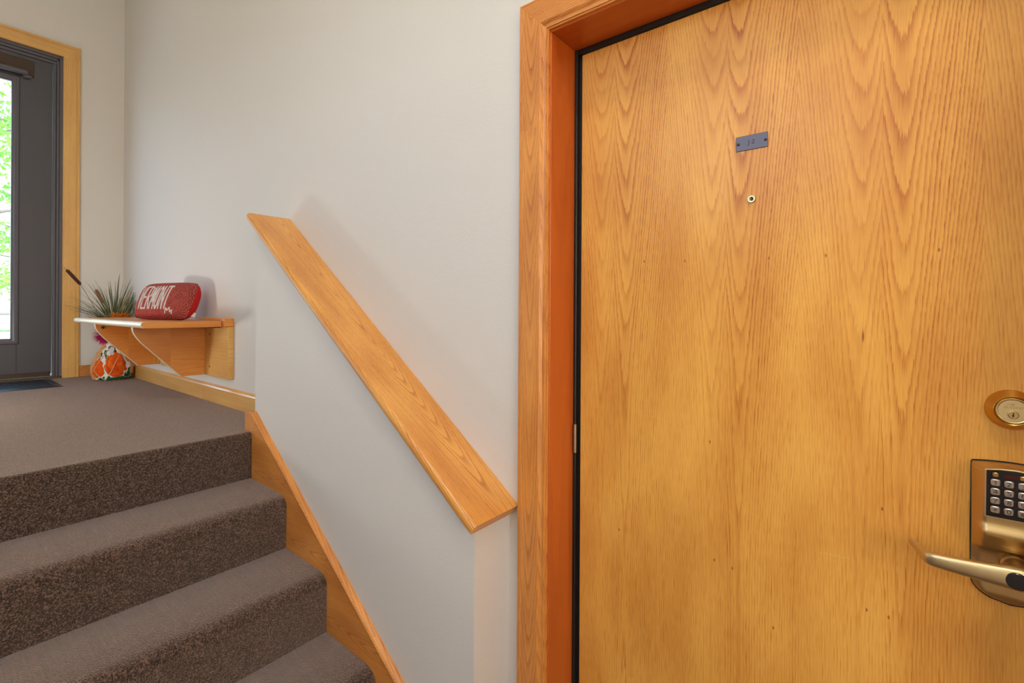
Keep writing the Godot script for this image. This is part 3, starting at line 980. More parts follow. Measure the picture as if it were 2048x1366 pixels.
func build_entry_door() -> void:
	var d := thing("door_2", "dark grey painted entry door with a tall glass panel", "door", "", "structure")
	var fx := XE - 0.035             # face of the leaf
	var z0 := 0.425
	var z1 := 1.375
	var y0 := LAND_Y + 0.035
	var y1 := 3.145
	var gz0 := 0.640
	var gz1 := 1.16
	var gy0 := 1.068
	var gy1 := 2.937
	var st := mb()
	var bx := fx - 0.045
	cbox(st, Vector3(bx, y0, z0), Vector3(fx, y1, gz0 - 0.03), 0.002)
	cbox(st, Vector3(bx, y0, gz1 + 0.03), Vector3(fx, y1, z1), 0.002)
	cbox(st, Vector3(bx, y0, gz0 - 0.03), Vector3(fx, gy0 - 0.03, gz1 + 0.03))
	cbox(st, Vector3(bx, gy1 + 0.03, gz0 - 0.03), Vector3(fx, y1, gz1 + 0.03))
	obj("leaf", st, M.grey_door, d)
	# raised lip round the glass
	var gf := mb()
	var prof := PackedVector2Array([Vector2(0, -0.03), Vector2(0.042, -0.03), Vector2(0.042, 0.004), Vector2(0.036, 0.011), Vector2(0.026, 0.012), Vector2(0.018, 0.006), Vector2(0.010, 0.004), Vector2(0.0, -0.006)])
	var P := Vector3(1, 0, 0)
	moulding(gf, prof, Vector3(fx, gy0, gz0), Vector3(fx, gy1, gz0), Vector3(0, 0, -1), P, -1.0, 1.0, 1, Vector2.ZERO)
	moulding(gf, prof, Vector3(fx, gy0, gz1), Vector3(fx, gy1, gz1), Vector3(0, 0, 1), P, -1.0, 1.0, 1, Vector2.ZERO)
	moulding(gf, prof, Vector3(fx, gy0, gz0), Vector3(fx, gy0, gz1), Vector3(0, -1, 0), P, -1.0, 1.0, 2, Vector2.ZERO)
	moulding(gf, prof, Vector3(fx, gy1, gz0), Vector3(fx, gy1, gz1), Vector3(0, 1, 0), P, -1.0, 1.0, 2, Vector2.ZERO)
	obj("glazing_frame", gf, M.grey_trim, d)
	solid("pane", Vector3(fx - 0.03, gy0 - 0.02, gz0 - 0.02), Vector3(fx - 0.024, gy1 + 0.02, gz1 + 0.02), M.glass, d)
	# frame with stops
	var jz := 0.371
	st = mb()
	cbox(st, Vector3(XE - 0.17, LAND_Y, 0.36), Vector3(XE - 0.002, 3.215, 0.388), 0.003)
	cbox(st, Vector3(XE - 0.17, LAND_Y, 0.388), Vector3(XE - 0.012, 3.2, 0.403), 0.003)
	cbox(st, Vector3(XE - 0.17, LAND_Y, 0.403), Vector3(XE - 0.028, 3.18, 0.422), 0.003)
	cbox(st, Vector3(XE - 0.17, LAND_Y, 1.378), Vector3(XE - 0.002, 3.215, 1.44), 0.003)
	cbox(st, Vector3(XE - 0.17, 3.187, 0.388), Vector3(XE - 0.002, 3.215, 1.378), 0.003, 2)
	cbox(st, Vector3(XE - 0.17, 3.168, 0.388), Vector3(XE - 0.012, 3.187, 1.378), 0.003, 2)
	cbox(st, Vector3(XE - 0.17, 3.147, 0.388), Vector3(XE - 0.026, 3.168, 1.378), 0.003, 2)
	obj("frame", st, M.grey_trim, d)
	solid("door_sweep", Vector3(fx, LAND_Y + 0.018, z0 + 0.005), Vector3(fx + 0.008, LAND_Y + 0.052, z1 - 0.005), M.bronze, d, 0.003, 2)
	st = mb()
	prism(st, PackedVector2Array([Vector2(XE - 0.17, LAND_Y - 0.01), Vector2(XE + 0.03, LAND_Y - 0.01), Vector2(XE + 0.028, LAND_Y + 0.004), Vector2(XE - 0.005, LAND_Y + 0.017), Vector2(XE - 0.17, LAND_Y + 0.017)]), 0.372, 1.43, Transform3D.IDENTITY, 2)
	obj("threshold", st, mat(rgb8(104, 84, 66), 0.45, 0.2), d)
	# closer: plate with the shoe and a tube below
	var cl := solid("closer_plate", Vector3(fx, 3.0, 0.525), Vector3(fx + 0.006, 3.118, 1.1), M.bronze, d, 0.002, 2)
	st = mb()
	var cy := 3.012
	lathe(st, [Vector2(0, 0), Vector2(0.012, 0.001), Vector2(0.0185, 0.006), Vector2(0.0195, 0.012), Vector2(0.0195, 0.5), Vector2(0, 0.5)], Vector3(fx + 0.034, cy, 0.558), Vector3(0, 0, 1), 24)
	obj("closer_tube", st, M.grey_trim, cl)
	st = mb()
	lathe(st, [Vector2(0, 0), Vector2(0.008, 0.001), Vector2(0.010, 0.004), Vector2(0.010, 0.03), Vector2(0, 0.03)], Vector3(fx + 0.026, cy - 0.024, 0.540), Vector3(0, 0, 1), 16)
	cbox(st, Vector3(fx, cy - 0.034, 0.552), Vector3(fx + 0.03, cy - 0.008, 0.585), 0.003)
	obj("closer_foot", st, M.grey_trim, cl)

func build_bench() -> void:
	var b := thing("wall_bench", "wooden fold-down bench on angled brackets fixed to the landing wall", "bench")
	var xr := -2.833
	var xl := -4.335
	# seat with a rounded front
	var st := mb()
	var prof := PackedVector2Array([Vector2(0.049, 1.197), Vector2(0.388, 1.197)])
	for k in range(0, 9):
		var t := -PI / 2 + PI * k / 8.0
		prof.append(Vector2(0.388 + 0.014 * cos(t), 1.2125 + 0.0155 * sin(t)))
	prof.append(Vector2(0.049, 1.228))
	var run := Transform3D(Basis(Vector3(0, 0, 1), Vector3(0, 1, 0), Vector3(1, 0, 0)), Vector3.ZERO)
	prism(st, prof, xl, xr, run, 0, Vector2(0.2, 0.3))
	var seat := obj("seat", st, M.bench, b)
	st = mb()
	var nose := PackedVector2Array()
	for k in range(0, 9):
		var t := -PI / 2 + PI * k / 8.0
		nose.append(Vector2(0.388 + 0.0158 * cos(t), 1.2125 + 0.0162 * sin(t)))
	nose.append(Vector2(0.392, 1.2125))
	prism(st, nose, xl, xr - 0.0005, run, 0, Vector2.ZERO, 0.0, true)
	obj("pale_strip", st, M.edge, seat)  # thin pale strip along the front edge of the seat
	var plate := solid("back_plate", Vector3(-4.30, 0.914, 0.0), Vector3(-2.797, 1.196, 0.031), M.pine_pale, b, 0.002, 0, Vector2(0.05, 0.1))
	solid("back_rail", Vector3(-4.30, 1.1965, 0.0), Vector3(-2.797, 1.243, 0.046), M.bench, b, 0.003, 0, Vector2(0.15, 0.7))
	for x in [-3.86, -3.045]:
		for y in [0.966, 1.150]:
			st = mb()
			lathe(st, [Vector2(0.006, 0), Vector2(0.005, 0.0015), Vector2(0.002, 0.0005), Vector2(0, 0.0005)], Vector3(x, y, 0.031), Vector3(0, 0, 1), 14)
			obj("screw", st, M.bronze, plate)
	var sh := PackedVector2Array([Vector2(0.0315, 0.915), Vector2(0.148, 0.915)])
	# diagonal up to the front, rounded into the upright nose
	var p0 := Vector2(0.148, 0.915)
	var p1 := Vector2(0.367, 1.150)
	var p2 := Vector2(0.367, 1.1965)
	for k in 9:
		var t := k / 8.0
		var a := p0.lerp(p1, 0.72 + 0.28 * t)
		var c := p1.lerp(p2, 0.75 * t)
		sh.append(a.lerp(c, t))
	sh.append(p2)
	sh.append(Vector2(0.0315, 1.1965))
	for x in [-3.924, -3.113]:
		st = mb()
		prism(st, sh, x - 0.02, x, run, 2, Vector2(0.3 if x < -3.5 else 0.12, 0.2), 0.0012)
		var br := obj("bracket", st, M.bench, b)
		var edge := PackedVector2Array()
		for k in range(1, sh.size() - 1):
			edge.append(sh[k])
		for k in range(sh.size() - 2, 0, -1):
			var q := sh[mini(k + 1, sh.size() - 2)] - sh[maxi(k - 1, 1)]
			edge.append(sh[k] + Vector2(q.y, -q.x).normalized() * 0.0022)
		st = mb()
		prism(st, edge, x - 0.0205, x + 0.0004, run)
		obj("pale_strip", st, M.edge, br)  # thin pale strip following the bracket's front and lower edge
		for y in [0.945, 1.14]:
			st = mb()
			cbox(st, Vector3(x, y - 0.026, 0.0318), Vector3(x + 0.002, y + 0.026, 0.060), 0.0005)
			lathe(st, [Vector2(0, 0), Vector2(0.004, 0), Vector2(0.004, 0.052), Vector2(0, 0.052)], Vector3(x + 0.0045, y - 0.026, 0.0362), Vector3.UP, 10)
			if x < -3.5 and y < 1.0:
				obj("hinge", st, M.brass, br)
		if x < -3.5:
			st = mb()
			lathe(st, [Vector2(0.009, 0), Vector2(0.008, 0.004), Vector2(0.004, 0.006), Vector2(0, 0.006)], Vector3(x, 1.1705, 0.331), Vector3(1, 0, 0), 16)
			obj("bolt", st, M.bronze, br)
	st = mb()
	cbox(st, Vector3(-2.96, 1.190, 0.035), Vector3(-2.885, 1.1968, 0.075), 0.001)
	obj("seat_hinge", st, M.bronze, b)

# thick pen stroke into a byte mask
func pen(mask: PackedByteArray, w: int, h: int, a: Vector2, b: Vector2, r: float) -> PackedByteArray:
	var lo := Vector2(minf(a.x, b.x) - r, minf(a.y, b.y) - r)
	var hi := Vector2(maxf(a.x, b.x) + r, maxf(a.y, b.y) + r)
	for y in range(maxi(0, int(lo.y)), mini(h, int(hi.y) + 1)):
		for x in range(maxi(0, int(lo.x)), mini(w, int(hi.x) + 1)):
			var p := Vector2(x, y)
			var t := clampf((p - a).dot(b - a) / maxf(1e-6, (b - a).length_squared()), 0, 1)
			if p.distance_to(a + (b - a) * t) < r:
				mask[y * w + x] = 255
	return mask

func build_pillow() -> void:
	var w := 512
	var h := 256
	var mask := PackedByteArray()
	mask.resize(w * h)
	var letters := {
		"V": [[0, 0, 0.5, 1], [0.5, 1, 1, 0]],
		"E": [[0, 0, 0, 1], [0, 0, 1, 0], [0, 0.5, 0.8, 0.5], [0, 1, 1, 1]],
		"R": [[0, 0, 0, 1], [0, 0, 0.9, 0.08], [0.9, 0.08, 0.9, 0.42], [0.9, 0.42, 0, 0.52], [0.3, 0.52, 1, 1]],
		"M": [[0, 1, 0.08, 0], [0.08, 0, 0.5, 0.7], [0.5, 0.7, 0.92, 0], [0.92, 0, 1, 1]],
		"O": [[0.1, 0.15, 0.1, 0.85], [0.1, 0.85, 0.5, 1], [0.5, 1, 0.9, 0.85], [0.9, 0.85, 0.9, 0.15], [0.9, 0.15, 0.5, 0], [0.5, 0, 0.1, 0.15]],
		"N": [[0, 1, 0, 0], [0, 0, 1, 1], [1, 1, 1, 0]],
		"T": [[0, 0, 1, 0], [0.5, 0, 0.5, 1]],
	}
	var word := "VERMONT"
	for i in word.length():
		var ox := 66.0 + i * 43.0
		for s in letters[word[i]]:
			mask = pen(mask, w, h, Vector2(ox + s[0] * 31.0, 44.0 + s[1] * 150.0), Vector2(ox + s[2] * 31.0, 44.0 + s[3] * 150.0), 6.8)
	# small white scroll in the lower right
	var sc := [Vector2(352, 222), Vector2(356, 192), Vector2(372, 206), Vector2(388, 190), Vector2(396, 216), Vector2(412, 204), Vector2(410, 226)]
	for i in sc.size() - 1:
		mask = pen(mask, w, h, sc[i], sc[i + 1], 5.0)
	var nub := noise_bytes(w, h, 0.22, 77)
	var big := noise_bytes(w, h, 0.02, 78, 1, 2)
	var out := PackedByteArray()
	out.resize(w * h * 3)
	var hm := PackedByteArray()
	hm.resize(w * h)
	for y in h:
		for x in w:
			var i := y * w + x
			var v := nub[i] / 255.0
			var loop := 0.5 + 0.95 * v
			var c := Vector3(186, 84, 76)
			if x > 370 or y < 34:
				c = Vector3(150, 52, 50) if v < 0.55 else Vector3(196, 104, 92)
			if mask[i] > 0:
				c = Vector3(234, 224, 214)
				loop = 0.86 + 0.22 * v
			if x < 26:
				c = Vector3(44, 36, 38) if (x > 8 or v > 0.45) else Vector3(170, 60, 60)
			c *= loop * (0.92 + 0.16 * big[i] / 255.0)
			out[i * 3] = clampi(int(c.x), 0, 255)
			out[i * 3 + 1] = clampi(int(c.y), 0, 255)
			out[i * 3 + 2] = clampi(int(c.z), 0, 255)
			hm[i] = clampi(int(60 + v * 130 + (50 if mask[i] > 0 else 0)), 0, 255)
	var m := StandardMaterial3D.new()
	m.albedo_texture = ImageTexture.create_from_image(Image.create_from_data(w, h, false, Image.FORMAT_RGB8, out))
	m.heightmap_enabled = true
	m.heightmap_texture = ImageTexture.create_from_image(Image.create_from_data(w, h, false, Image.FORMAT_L8, hm))
	m.heightmap_scale = 1.2
	m.roughness = 0.95
	m.metallic_specular = 0.2
	var p := thing("throw_pillow", "red hooked wool pillow with white lettering lying on the bench", "pillow")
	var hw := 0.245
	var hh := 0.115
	for side in 2:
		var rows := []
		for i in 21:
			var v := -1.0 + i / 10.0
			var line := []
			for j in 37:
				var u := -1.0 + j / 18.0
				var puff := pow(maxf(0.0, 1.0 - pow(absf(u), 4.0)), 0.5) * pow(maxf(0.0, 1.0 - pow(absf(v), 2.6)), 0.5)
				var z := 0.048 * puff
				line.append(Vector3(u * hw * (1.0 - 0.07 * v * v * v * v), -v * hh * (1.0 - 0.10 * u * u * u * u), z if side == 0 else -0.082 * puff))
			rows.append(line)
		var st := mb()
		grid(st, rows, false, -1.0 if side == 0 else 1.0)
		var o := obj("front" if side == 0 else "back", st, m if side == 0 else mat(rgb8(196, 16, 22), 0.85), p)
		o.set_meta("label", "red hooked wool face with white letters" if side == 0 else "plain bright red fabric back")
	var tg := mb()
	cbox(tg, Vector3(0.2215, -0.082, -0.050), Vector3(0.2255, -0.056, -0.024), 0.0003)
	obj("care_tag", tg, M.white_paint, p)
	p.transform = Transform3D(Basis(Vector3.UP, deg_to_rad(15)) * Basis(Vector3.RIGHT, deg_to_rad(-20)), Vector3(-3.315, 1.337, 0.165))

func leafy(st: SurfaceTool, a: Vector3, mid: Vector3, b: Vector3, r: float, steps := 7) -> void:
	var pts := []
	var rad := []
	for i in steps + 1:
		var t := float(i) / steps
		pts.append(a.lerp(mid, t).lerp(mid.lerp(b, t), t))
		rad.append(r * (1.0 - 0.85 * t))
	tube(st, pts, rad, 4, 0.45)

func bag_texture() -> ImageTexture:
	var w := 512
	var h := 256
	var n := noise_bytes(w, h, 0.03, 91, 1, 3)
	var f := noise_bytes(w, h, 0.3, 92)
	var im := Image.create(w, h, false, Image.FORMAT_RGB8)
	for y in h:
		for x in w:
			var q := n[y * w + x] / 255.0 - 0.5
			var g := f[y * w + x] / 255.0 - 0.5
			var c := rgb8(206, 152, 100)
			var px := x - 256.0 + q * 26.0
			var py := y + q * 22.0
			# white printed field, wider at the foot
			if absf(px + 4.0) < 52.0 + 36.0 * clampf((py - 60.0) / 120.0, 0, 1) and py > 20.0 and py < 236.0:
				c = rgb8(232, 232, 224)
			var d := Vector2(px - 12, py - 170)
			var fruit := d.x * d.x / 2500.0 + d.y * d.y / 2100.0
			if fruit < 1.0:
				c = rgb8(222, 78, 24).lerp(rgb8(236, 120, 40), clampf(0.5 + q * 1.6, 0, 1))
				if absf(sin(d.x * 0.09 / maxf(0.3, sqrt(maxf(0.0, 1.0 - d.y * d.y / 2100.0))))) < 0.09:
					c = rgb8(190, 56, 20)
			d = Vector2(px + 72, py - 186)
			if d.x * d.x / 800.0 + d.y * d.y / 1300.0 < 1.0:
				c = rgb8(226, 92, 22)
			# stems and curls
			if absf(Vector2(px + 12, py - 118).length() - 28.0) < 3.4 and py < 122:
				c = rgb8(72, 46, 34)
			if absf(px - 18.0) < 4.0 and py > 108 and py < 130:
				c = rgb8(78, 48, 36)
			if absf(px + 72.0) < 4.0 and py > 122 and py < 152:
				c = rgb8(66, 44, 40)
			for l in [[44.0, 108.0, 0.45, 26.0, 10.0], [-44.0, 132.0, 0.9, 22.0, 8.0], [-14.0, 232.0, -0.12, 70.0, 13.0], [66.0, 206.0, -0.7, 28.0, 9.0], [78.0, 230.0, -0.4, 38.0, 12.0]]:
				var e := Vector2(px - l[0], py - l[1]).rotated(-l[2])
				if e.x * e.x / (l[3] * l[3]) + e.y * e.y / (l[4] * l[4]) < 1.0:
					c = rgb8(30, 84, 60) if absf(e.y) > 1.2 else rgb8(120, 150, 110)
			var k := 1.0 + 0.12 * g + 0.12 * q
			im.set_pixel(x, y, Color(c.r * k, c.g * k, c.b * k))
	return ImageTexture.create_from_image(im)

func build_bag() -> void:
	var c := Vector3(-4.60, LAND_Y, 0.138)
	var look := atan2(1.0, 4.6)      # the printed side faces into the hall
	var m := StandardMaterial3D.new()
	m.albedo_texture = bag_texture()
	m.roughness = 0.9
	m.metallic_specular = 0.2
	var rows := []
	var prof := [[0.0, 0.094], [0.010, 0.112], [0.05, 0.121], [0.10, 0.119], [0.15, 0.106], [0.20, 0.088], [0.24, 0.066], [0.275, 0.052], [0.295, 0.050], [0.32, 0.060], [0.345, 0.072]]
	var n := FastNoiseLite.new()
	n.seed = 3
	n.frequency = 3.2
	for i in prof.size() * 2 - 1:
		var a = prof[i / 2]
		var b = prof[mini(i / 2 + i % 2, prof.size() - 1)]
		var y: float = (a[0] + b[0]) / 2.0
		var r: float = (a[1] + b[1]) / 2.0
		var line := []
		for k in 56:
			# the seam of the texture lies at the back
			var t := TAU * k / 56.0
			var ang := look + PI - t
			var pleat := 0.10 * clampf(y / 0.3, 0, 1) * sin(t * 9.0 + 4.0 * y) + 0.06 * sin(t * 4.0 + 1.0)
			var crumple := n.get_noise_3d(cos(t) * 0.35, y * 4.0, sin(t) * 0.35) * 0.12
			var rr := r * (1.0 + pleat + crumple)
			var yy := y + (0.018 * sin(t * 5.0) + 0.012 * sin(t * 11.0) if i >= prof.size() * 2 - 3 else 0.0)
			var pt := c + Vector3(cos(ang) * rr, yy, sin(ang) * rr)
			pt.z = maxf(pt.z, 0.017)
			line.append(pt)
		rows.append(line)
	rows.reverse()
	var st := mb()
	grid(st, rows, true, 1.0)
	var bag := thing("canvas_bag", "pumpkin-printed tan cloth sack on the floor behind the bench bracket", "bag")
	obj("sack", st, m, bag)
	st = mb()
	var bot := []
	for k in 56:
		bot.append(rows[-1][k])
	for k in 56:
		tri(st, c + Vector3(0, 0.001, 0), bot[k], bot[(k + 1) % 56], Vector3.DOWN, Vector3.DOWN, Vector3.DOWN, Vector2.ZERO, Vector2.ZERO, Vector2.ZERO)
	obj("base", st, mat(rgb8(200, 150, 100), 0.9), bag)
	# pale cords hanging down the sack
	st = mb()
	tube(st, [c + Vector3(0.10, 0.27, 0.02), c + Vector3(0.13, 0.16, 0.10), c + Vector3(0.125, 0.09, 0.135), c + Vector3(0.13, 0.05, 0.115), c + Vector3(0.145, 0.012, 0.075)], [0.0022, 0.0026, 0.0028, 0.0026, 0.002], 6)
	tube(st, [c + Vector3(0.145, 0.012, 0.075), c + Vector3(0.155, 0.07, 0.045), c + Vector3(0.145, 0.13, 0.02), c + Vector3(0.125, 0.17, 0.0)], [0.002, 0.003, 0.0026, 0.002], 6)
	obj("cord", st, mat(rgb8(220, 186, 140), 0.8), bag)
	# grass
	var base := c + Vector3(-0.02, 0.30, -0.01)
	var bq := thing("flower_arrangement", "artificial grasses, cattails and flowers standing in the pumpkin sack", "flowers")
	var cols := [rgb8(92, 104, 66), rgb8(128, 128, 80), rgb8(150, 128, 74), rgb8(74, 92, 78)]
	for k in 4:
		st = mb()
		for i in 34:
			var sp := rng.randf_range(-0.9, 0.9)
			var an := rng.randf_range(-0.5, 0.5)
			var len := rng.randf_range(0.22, 0.40) * (1.0 - 0.15 * absf(sp))
			var dir := Vector3(an * 0.5, cos(sp * 1.05), sin(sp * 1.05) * 0.95 + 0.04).normalized()
			var root := base + Vector3(rng.randf_range(-0.03, 0.03), rng.randf_range(0.06, 0.12), dir.z * 0.03)
			var tip := root + dir * len + Vector3(0, -0.06 * absf(sp), 0.04 * sp)
			tip.z = maxf(tip.z, 0.012)
			leafy(st, root, root + dir * len * 0.55 + Vector3(0, 0.03, 0), tip, rng.randf_range(0.003, 0.0064))
		var bl := obj("grass_blades", st, mat(cols[k], 0.7), bq)
		bl.set_meta("kind", "stuff")
	# cattails
	for q in [["cattail", "dark brown cattail head leaning over the door casing", Vector3(-4.60, 1.462, 0.325), Vector3(-4.60, 1.566, 0.402), 0.0105], ["cattail", "light brown cattail head standing among the grass blades", Vector3(-4.58, 1.33, 0.20), Vector3(-4.58, 1.43, 0.245), 0.009]]:
		var a: Vector3 = q[2]
		var b: Vector3 = q[3]
		var d := (b - a).normalized()
		st = mb()
		tube(st, [base + Vector3(0, -0.1, 0.02), base.lerp(a, 0.5) + Vector3(0, 0.02, 0.01), a, b, b + d * 0.045], [0.002, 0.002, 0.0022, 0.0016, 0.0005], 6)
		var stem := obj("cattail_stem", st, mat(rgb8(150, 124, 74), 0.8), bq)
		st = mb()
		tube(st, [a, a + d * 0.008, a.lerp(b, 0.5), b - d * 0.008, b], [0.004, q[4], q[4] * 1.08, q[4], 0.004], 12)
		obj("cattail_head", st, mat(rgb8(74, 42, 28) if q[4] > 0.01 else rgb8(128, 86, 52), 0.95), stem).set_meta("label", q[1])
	# magenta spider flower
	var fc := c + Vector3(0.095, 0.335, 0.075)
	var fd := Vector3(0.9, -0.1, 0.35).normalized()
	flower(bq, "spiky_flower", "magenta spiky flower", fc, fd, 0.07, 110, 0.0046, rgb8(196, 14, 92), 0.8)
	for q in [Vector3(0.03, 0.475, -0.055), Vector3(0.05, 0.475, 0.0), Vector3(-0.01, 0.465, -0.100)]:
		var p: Vector3 = c + q
		p.z = maxf(p.z, 0.05)
		st = mb()
		tube(st, [p, p + Vector3(-0.02, -0.1, 0.02), base], [0.002, 0.002, 0.002], 6)
		obj("daisy_stem", st, mat(rgb8(96, 110, 60), 0.8), bq)
		flower(bq, "orange_daisy", "orange daisy", p, Vector3(0.5, 0.85, 0.15).normalized(), 0.042, 26, 0.0055, rgb8(222, 124, 24), 0.35)

func flower(parent: Node3D, called: String, label: String, at: Vector3, facing: Vector3, r: float, count: int, thick: float, col: Color, dome: float) -> void:
	var u := facing.cross(Vector3.UP).normalized()
	var v := u.cross(facing).normalized()
	var st := mb()
	for i in count:
		var a := TAU * i * 0.381966
		var t := sqrt((i + 0.5) / count)
		var up := lerpf(1.0, -0.15, t) * dome + (1.0 - dome) * 0.12
		var d := (u * cos(a) * t + v * sin(a) * t + facing * up).normalized()
		var tip := at + d * r * rng.randf_range(0.85, 1.1)
		tip.z = maxf(tip.z, 0.008)
		tube(st, [at + d * r * 0.12, at + d * r * 0.55, tip], [thick * 0.6, thick, thick * 0.15], 5, 0.4)
	var head := obj(called, st, mat(col, 0.7), parent)
	head.set_meta("kind", "stuff")
	head.set_meta("label", label)
	st = mb()
	var rows := []
	for i in 7:
		var e := PI * i / 6.0
		var line := []
		for k in 10:
			var a := TAU * k / 10.0
			line.append(at + (u * cos(a) * sin(e) + v * sin(a) * sin(e) + facing * cos(e)) * r * 0.28)
		rows.append(line)
	grid(st, rows, true, 1.0)
	obj("flower_centre", st, mat(col.darkened(0.4), 0.9), head)

func build_mat() -> void:
	var d := thing("door_mat", "ribbed black rubber door mat in front of the grey door", "mat")
	var x0 := -4.93
	var x1 := -4.405
	var z0 := 0.44
	var z1 := 1.35
	var y := LAND_Y
	# bevelled border
	var st := mb()
	var b := 0.05
	var top := y + 0.009
	var lo := [Vector3(x0, y + 0.001, z0), Vector3(x1, y + 0.001, z0), Vector3(x1, y + 0.001, z1), Vector3(x0, y + 0.001, z1)]
	var hi := [Vector3(x0 + b, top, z0 + b), Vector3(x1 - b, top, z0 + b), Vector3(x1 - b, top, z1 - b), Vector3(x0 + b, top, z1 - b)]
	for i in 4:
		var j := (i + 1) % 4
		var n: Vector3 = (lo[j] - lo[i]).cross(hi[i] - lo[i]).normalized()
		if n.y < 0.0:
			n = -n
		face(st, [lo[i], lo[j], hi[j], hi[i]], n, 0, Vector2.ZERO)
	face(st, [Vector3(x0 + b, top - 0.003, z0 + b), Vector3(x1 - b, top - 0.003, z0 + b), Vector3(x1 - b, top - 0.003, z1 - b), Vector3(x0 + b, top - 0.003, z1 - b)], Vector3.UP, 0, Vector2.ZERO)
	for i in 4:
		var j := (i + 1) % 4
		var n: Vector3 = (Vector3(x0 + x1, 0, z0 + z1) / 2.0 - (hi[i] + hi[j]) / 2.0)
		n.y = 0.0
		face(st, [hi[i], hi[j], hi[j] - Vector3(0, 0.003, 0), hi[i] - Vector3(0, 0.003, 0)], n.normalized(), 0, Vector2.ZERO)
	face(st, lo, Vector3.DOWN, 0, Vector2.ZERO)
	obj("border", st, M.rubber, d)
	var k := 0
	var rib := mb()
	cbox(rib, Vector3(x0 + b + 0.004, 0, 0), Vector3(x1 - b - 0.004, 0.0045, 0.006), 0.0012, 0)
	rib.set_material(M.rubber)
	var mesh := rib.commit()
	while z0 + b + 0.006 + k * 0.0125 < z1 - b - 0.008:
		var r := MeshInstance3D.new()
		r.name = "rib"
		r.mesh = mesh
		r.position = Vector3(0, top - 0.0032, z0 + b + 0.006 + k * 0.0125)
		d.add_child(r, true)
		k += 1

func build_lamps() -> void:
	var spots := [[Vector3(-3.4, CEIL, 1.25), "round white ceiling lamp over the landing", 0.12], [Vector3(0.5, CEIL, 1.3), "round white ceiling lamp over the foot of the steps", 1.35]]
	for q in spots:
		var at: Vector3 = q[0]
		var l := thing("ceiling_lamp", q[1], "lamp", "ceiling lamps of the stair hall")
		var st := mb()
		lathe(st, [Vector2(0, 0), Vector2(0.17, 0), Vector2(0.17, -0.02), Vector2(0.15, -0.025), Vector2(0, -0.025)], at, Vector3.UP, 32)
		obj("base", st, M.white_paint, l)
		st = mb()
		var prof := []
		for i in 8:
			var a := PI / 2 * i / 7.0
			prof.append(Vector2(0.145 * cos(a), -0.026 - 0.06 * sin(a)))
		lathe(st, prof, at, Vector3.UP, 32)
		var g := mat(rgb8(240, 232, 216), 0.4)
		g.emission_enabled = true
		g.emission = rgb8(255, 226, 186)
		g.emission_energy_multiplier = 1.5
		obj("shade", st, g, l)
		var o := OmniLight3D.new()
		o.name = "bulb_light"
		o.position = at + Vector3(0, -0.16, 0)
		o.light_energy = q[2]
		o.light_color = Color(1.0, 0.97, 0.92)
		o.light_size = 0.14
		o.omni_range = 12.0
		o.omni_attenuation = 2.0
		o.shadow_enabled = true
		l.add_child(o)

func build_globe_lamp() -> void:
	var at := Vector3(-3.55, LAND_Y, 1.45)
	var l := thing("globe_lamp", "small white globe lamp standing on the landing carpet", "lamp")
	var st := mb()
	lathe(st, [Vector2(0, 0), Vector2(0.09, 0), Vector2(0.09, 0.012), Vector2(0.02, 0.03), Vector2(0.016, 0.17), Vector2(0.03, 0.18), Vector2(0, 0.18)], at, Vector3.UP, 32)
	obj("base", st, M.antique, l)
	st = mb()
	var rows := []
	for i in 13:
		var e := PI * i / 12.0
		var line := []
		for k in 24:
			line.append(at + Vector3(0, 0.275, 0) + Vector3(cos(TAU * k / 24.0) * sin(e), -cos(e), sin(TAU * k / 24.0) * sin(e)) * 0.1)
		rows.append(line)
	grid(st, rows, true, -1.0)
	var g := mat(rgb8(244, 240, 232), 0.4)
	g.emission_enabled = true
	g.emission = rgb8(255, 244, 226)
	g.emission_energy_multiplier = 1.5
	obj("globe", st, g, l)
	var o := OmniLight3D.new()
	o.name = "globe_light"
	o.position = at + Vector3(0, 0.275, 0)
	o.light_energy = 0.6
	o.light_color = Color(1.0, 0.99, 0.97)
	o.light_size = 0.1
	o.omni_range = 12.0
	o.omni_attenuation = 2.0
	o.shadow_enabled = true
	l.add_child(o)

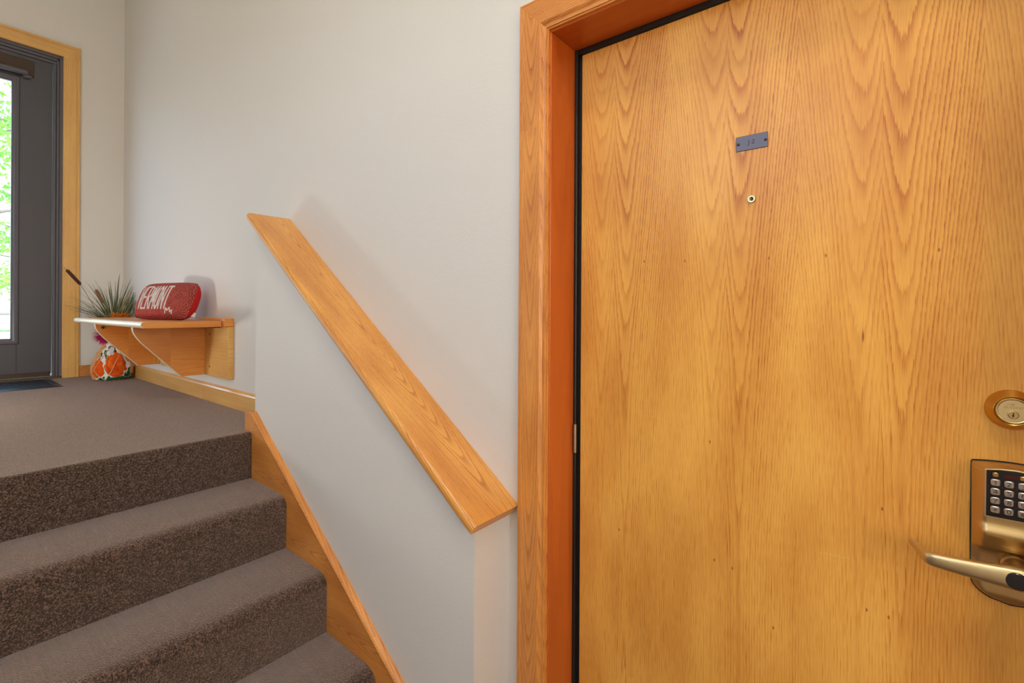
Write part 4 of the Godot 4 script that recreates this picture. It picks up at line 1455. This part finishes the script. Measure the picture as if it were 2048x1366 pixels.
func build_outside() -> void:
	var o := solid("ground", Vector3(-60, 0.3, -40), Vector3(XE - 0.2, 0.6, 40), mat(rgb8(214, 208, 196), 0.9))
	tag(o, "pale sunlit drive outside the glazed door", "ground", "", "structure")
	var lawn := solid("lawn", Vector3(-34, 0.6, -30), Vector3(-20, 0.63, 30), mat(rgb8(120, 150, 80), 0.95))
	tag(lawn, "sunlit green lawn seen through the door glass", "lawn", "", "stuff")
	var leaf := SurfaceTool.new()
	leaf.begin(Mesh.PRIMITIVE_TRIANGLES)
	var lp := [Vector3(0, -0.5, 0), Vector3(0.28, -0.1, 0.06), Vector3(0.2, 0.25, 0.04), Vector3(0, 0.5, 0), Vector3(-0.2, 0.25, 0.04), Vector3(-0.28, -0.1, 0.06)]
	for i in range(1, 5):
		var nn: Vector3 = (lp[i] - lp[0]).cross(lp[i + 1] - lp[0]).normalized()
		tri(leaf, lp[0], lp[i], lp[i + 1], nn, nn, nn, Vector2.ZERO, Vector2.ZERO, Vector2.ZERO)
	var lm := mat(rgb8(126, 176, 70), 0.6)
	lm.vertex_color_use_as_albedo = true
	lm.backlight_enabled = true
	lm.backlight = Color(0.7, 0.9, 0.35)
	leaf.set_material(lm)
	var leafm := leaf.commit()
	var bark := mat(rgb8(112, 104, 100), 0.9)
	for q in [[Vector3(-11.5, 0.6, 0.9), 3.4, 2.0, "leafy green tree nearest outside the door glass"], [Vector3(-17.5, 0.631, -1.2), 4.4, 2.8, "taller leafy green tree farther behind the door glass"]]:
		var at: Vector3 = q[0]
		var t := thing("tree", q[3], "tree", "trees outside the entry door")
		var st := mb()
		tube(st, [at, at + Vector3(0.05, 1.4, 0.05), at + Vector3(-0.1, q[1], 0), at + Vector3(0, q[1] + 1.6, 0.1)], [0.15, 0.11, 0.08, 0.02], 10)
		for i in 12:
			var h := 1.3 + i * 0.32
			var a := i * 2.4
			var b := at + Vector3(0, h, 0)
			tube(st, [b, b + Vector3(cos(a) * 0.8, 0.35, sin(a) * 0.8), b + Vector3(cos(a) * 1.7, 0.5, sin(a) * 1.7)], [0.045, 0.03, 0.008], 6)
		obj("trunk", st, bark, t)
		var mm := MultiMesh.new()
		mm.transform_format = MultiMesh.TRANSFORM_3D
		mm.use_colors = true
		mm.mesh = leafm
		mm.instance_count = 6000
		for i in 6000:
			var tier := rng.randi_range(0, 11)
			var a := tier * 2.4 + rng.randfn(0, 0.5)
			var rad := rng.randf_range(0.3, q[2])
			var y := 0.7 + tier * 0.42 + rad * 0.25 + rng.randfn(0, 0.13)
			var p := at + Vector3(cos(a) * rad, y, sin(a) * rad)
			var bs := Basis.from_euler(Vector3(rng.randf_range(-1.2, 1.2), rng.randf_range(0, TAU), rng.randf_range(-1.2, 1.2))).scaled(Vector3.ONE * rng.randf_range(0.07, 0.13))
			mm.set_instance_transform(i, Transform3D(bs, p))
			mm.set_instance_color(i, Color(rng.randf_range(0.6, 1.0), rng.randf_range(0.8, 1.0), rng.randf_range(0.5, 0.9)))
		var mi := MultiMeshInstance3D.new()
		mi.name = "foliage"
		mi.multimesh = mm
		t.add_child(mi, true)
		mi.set_meta("kind", "stuff")
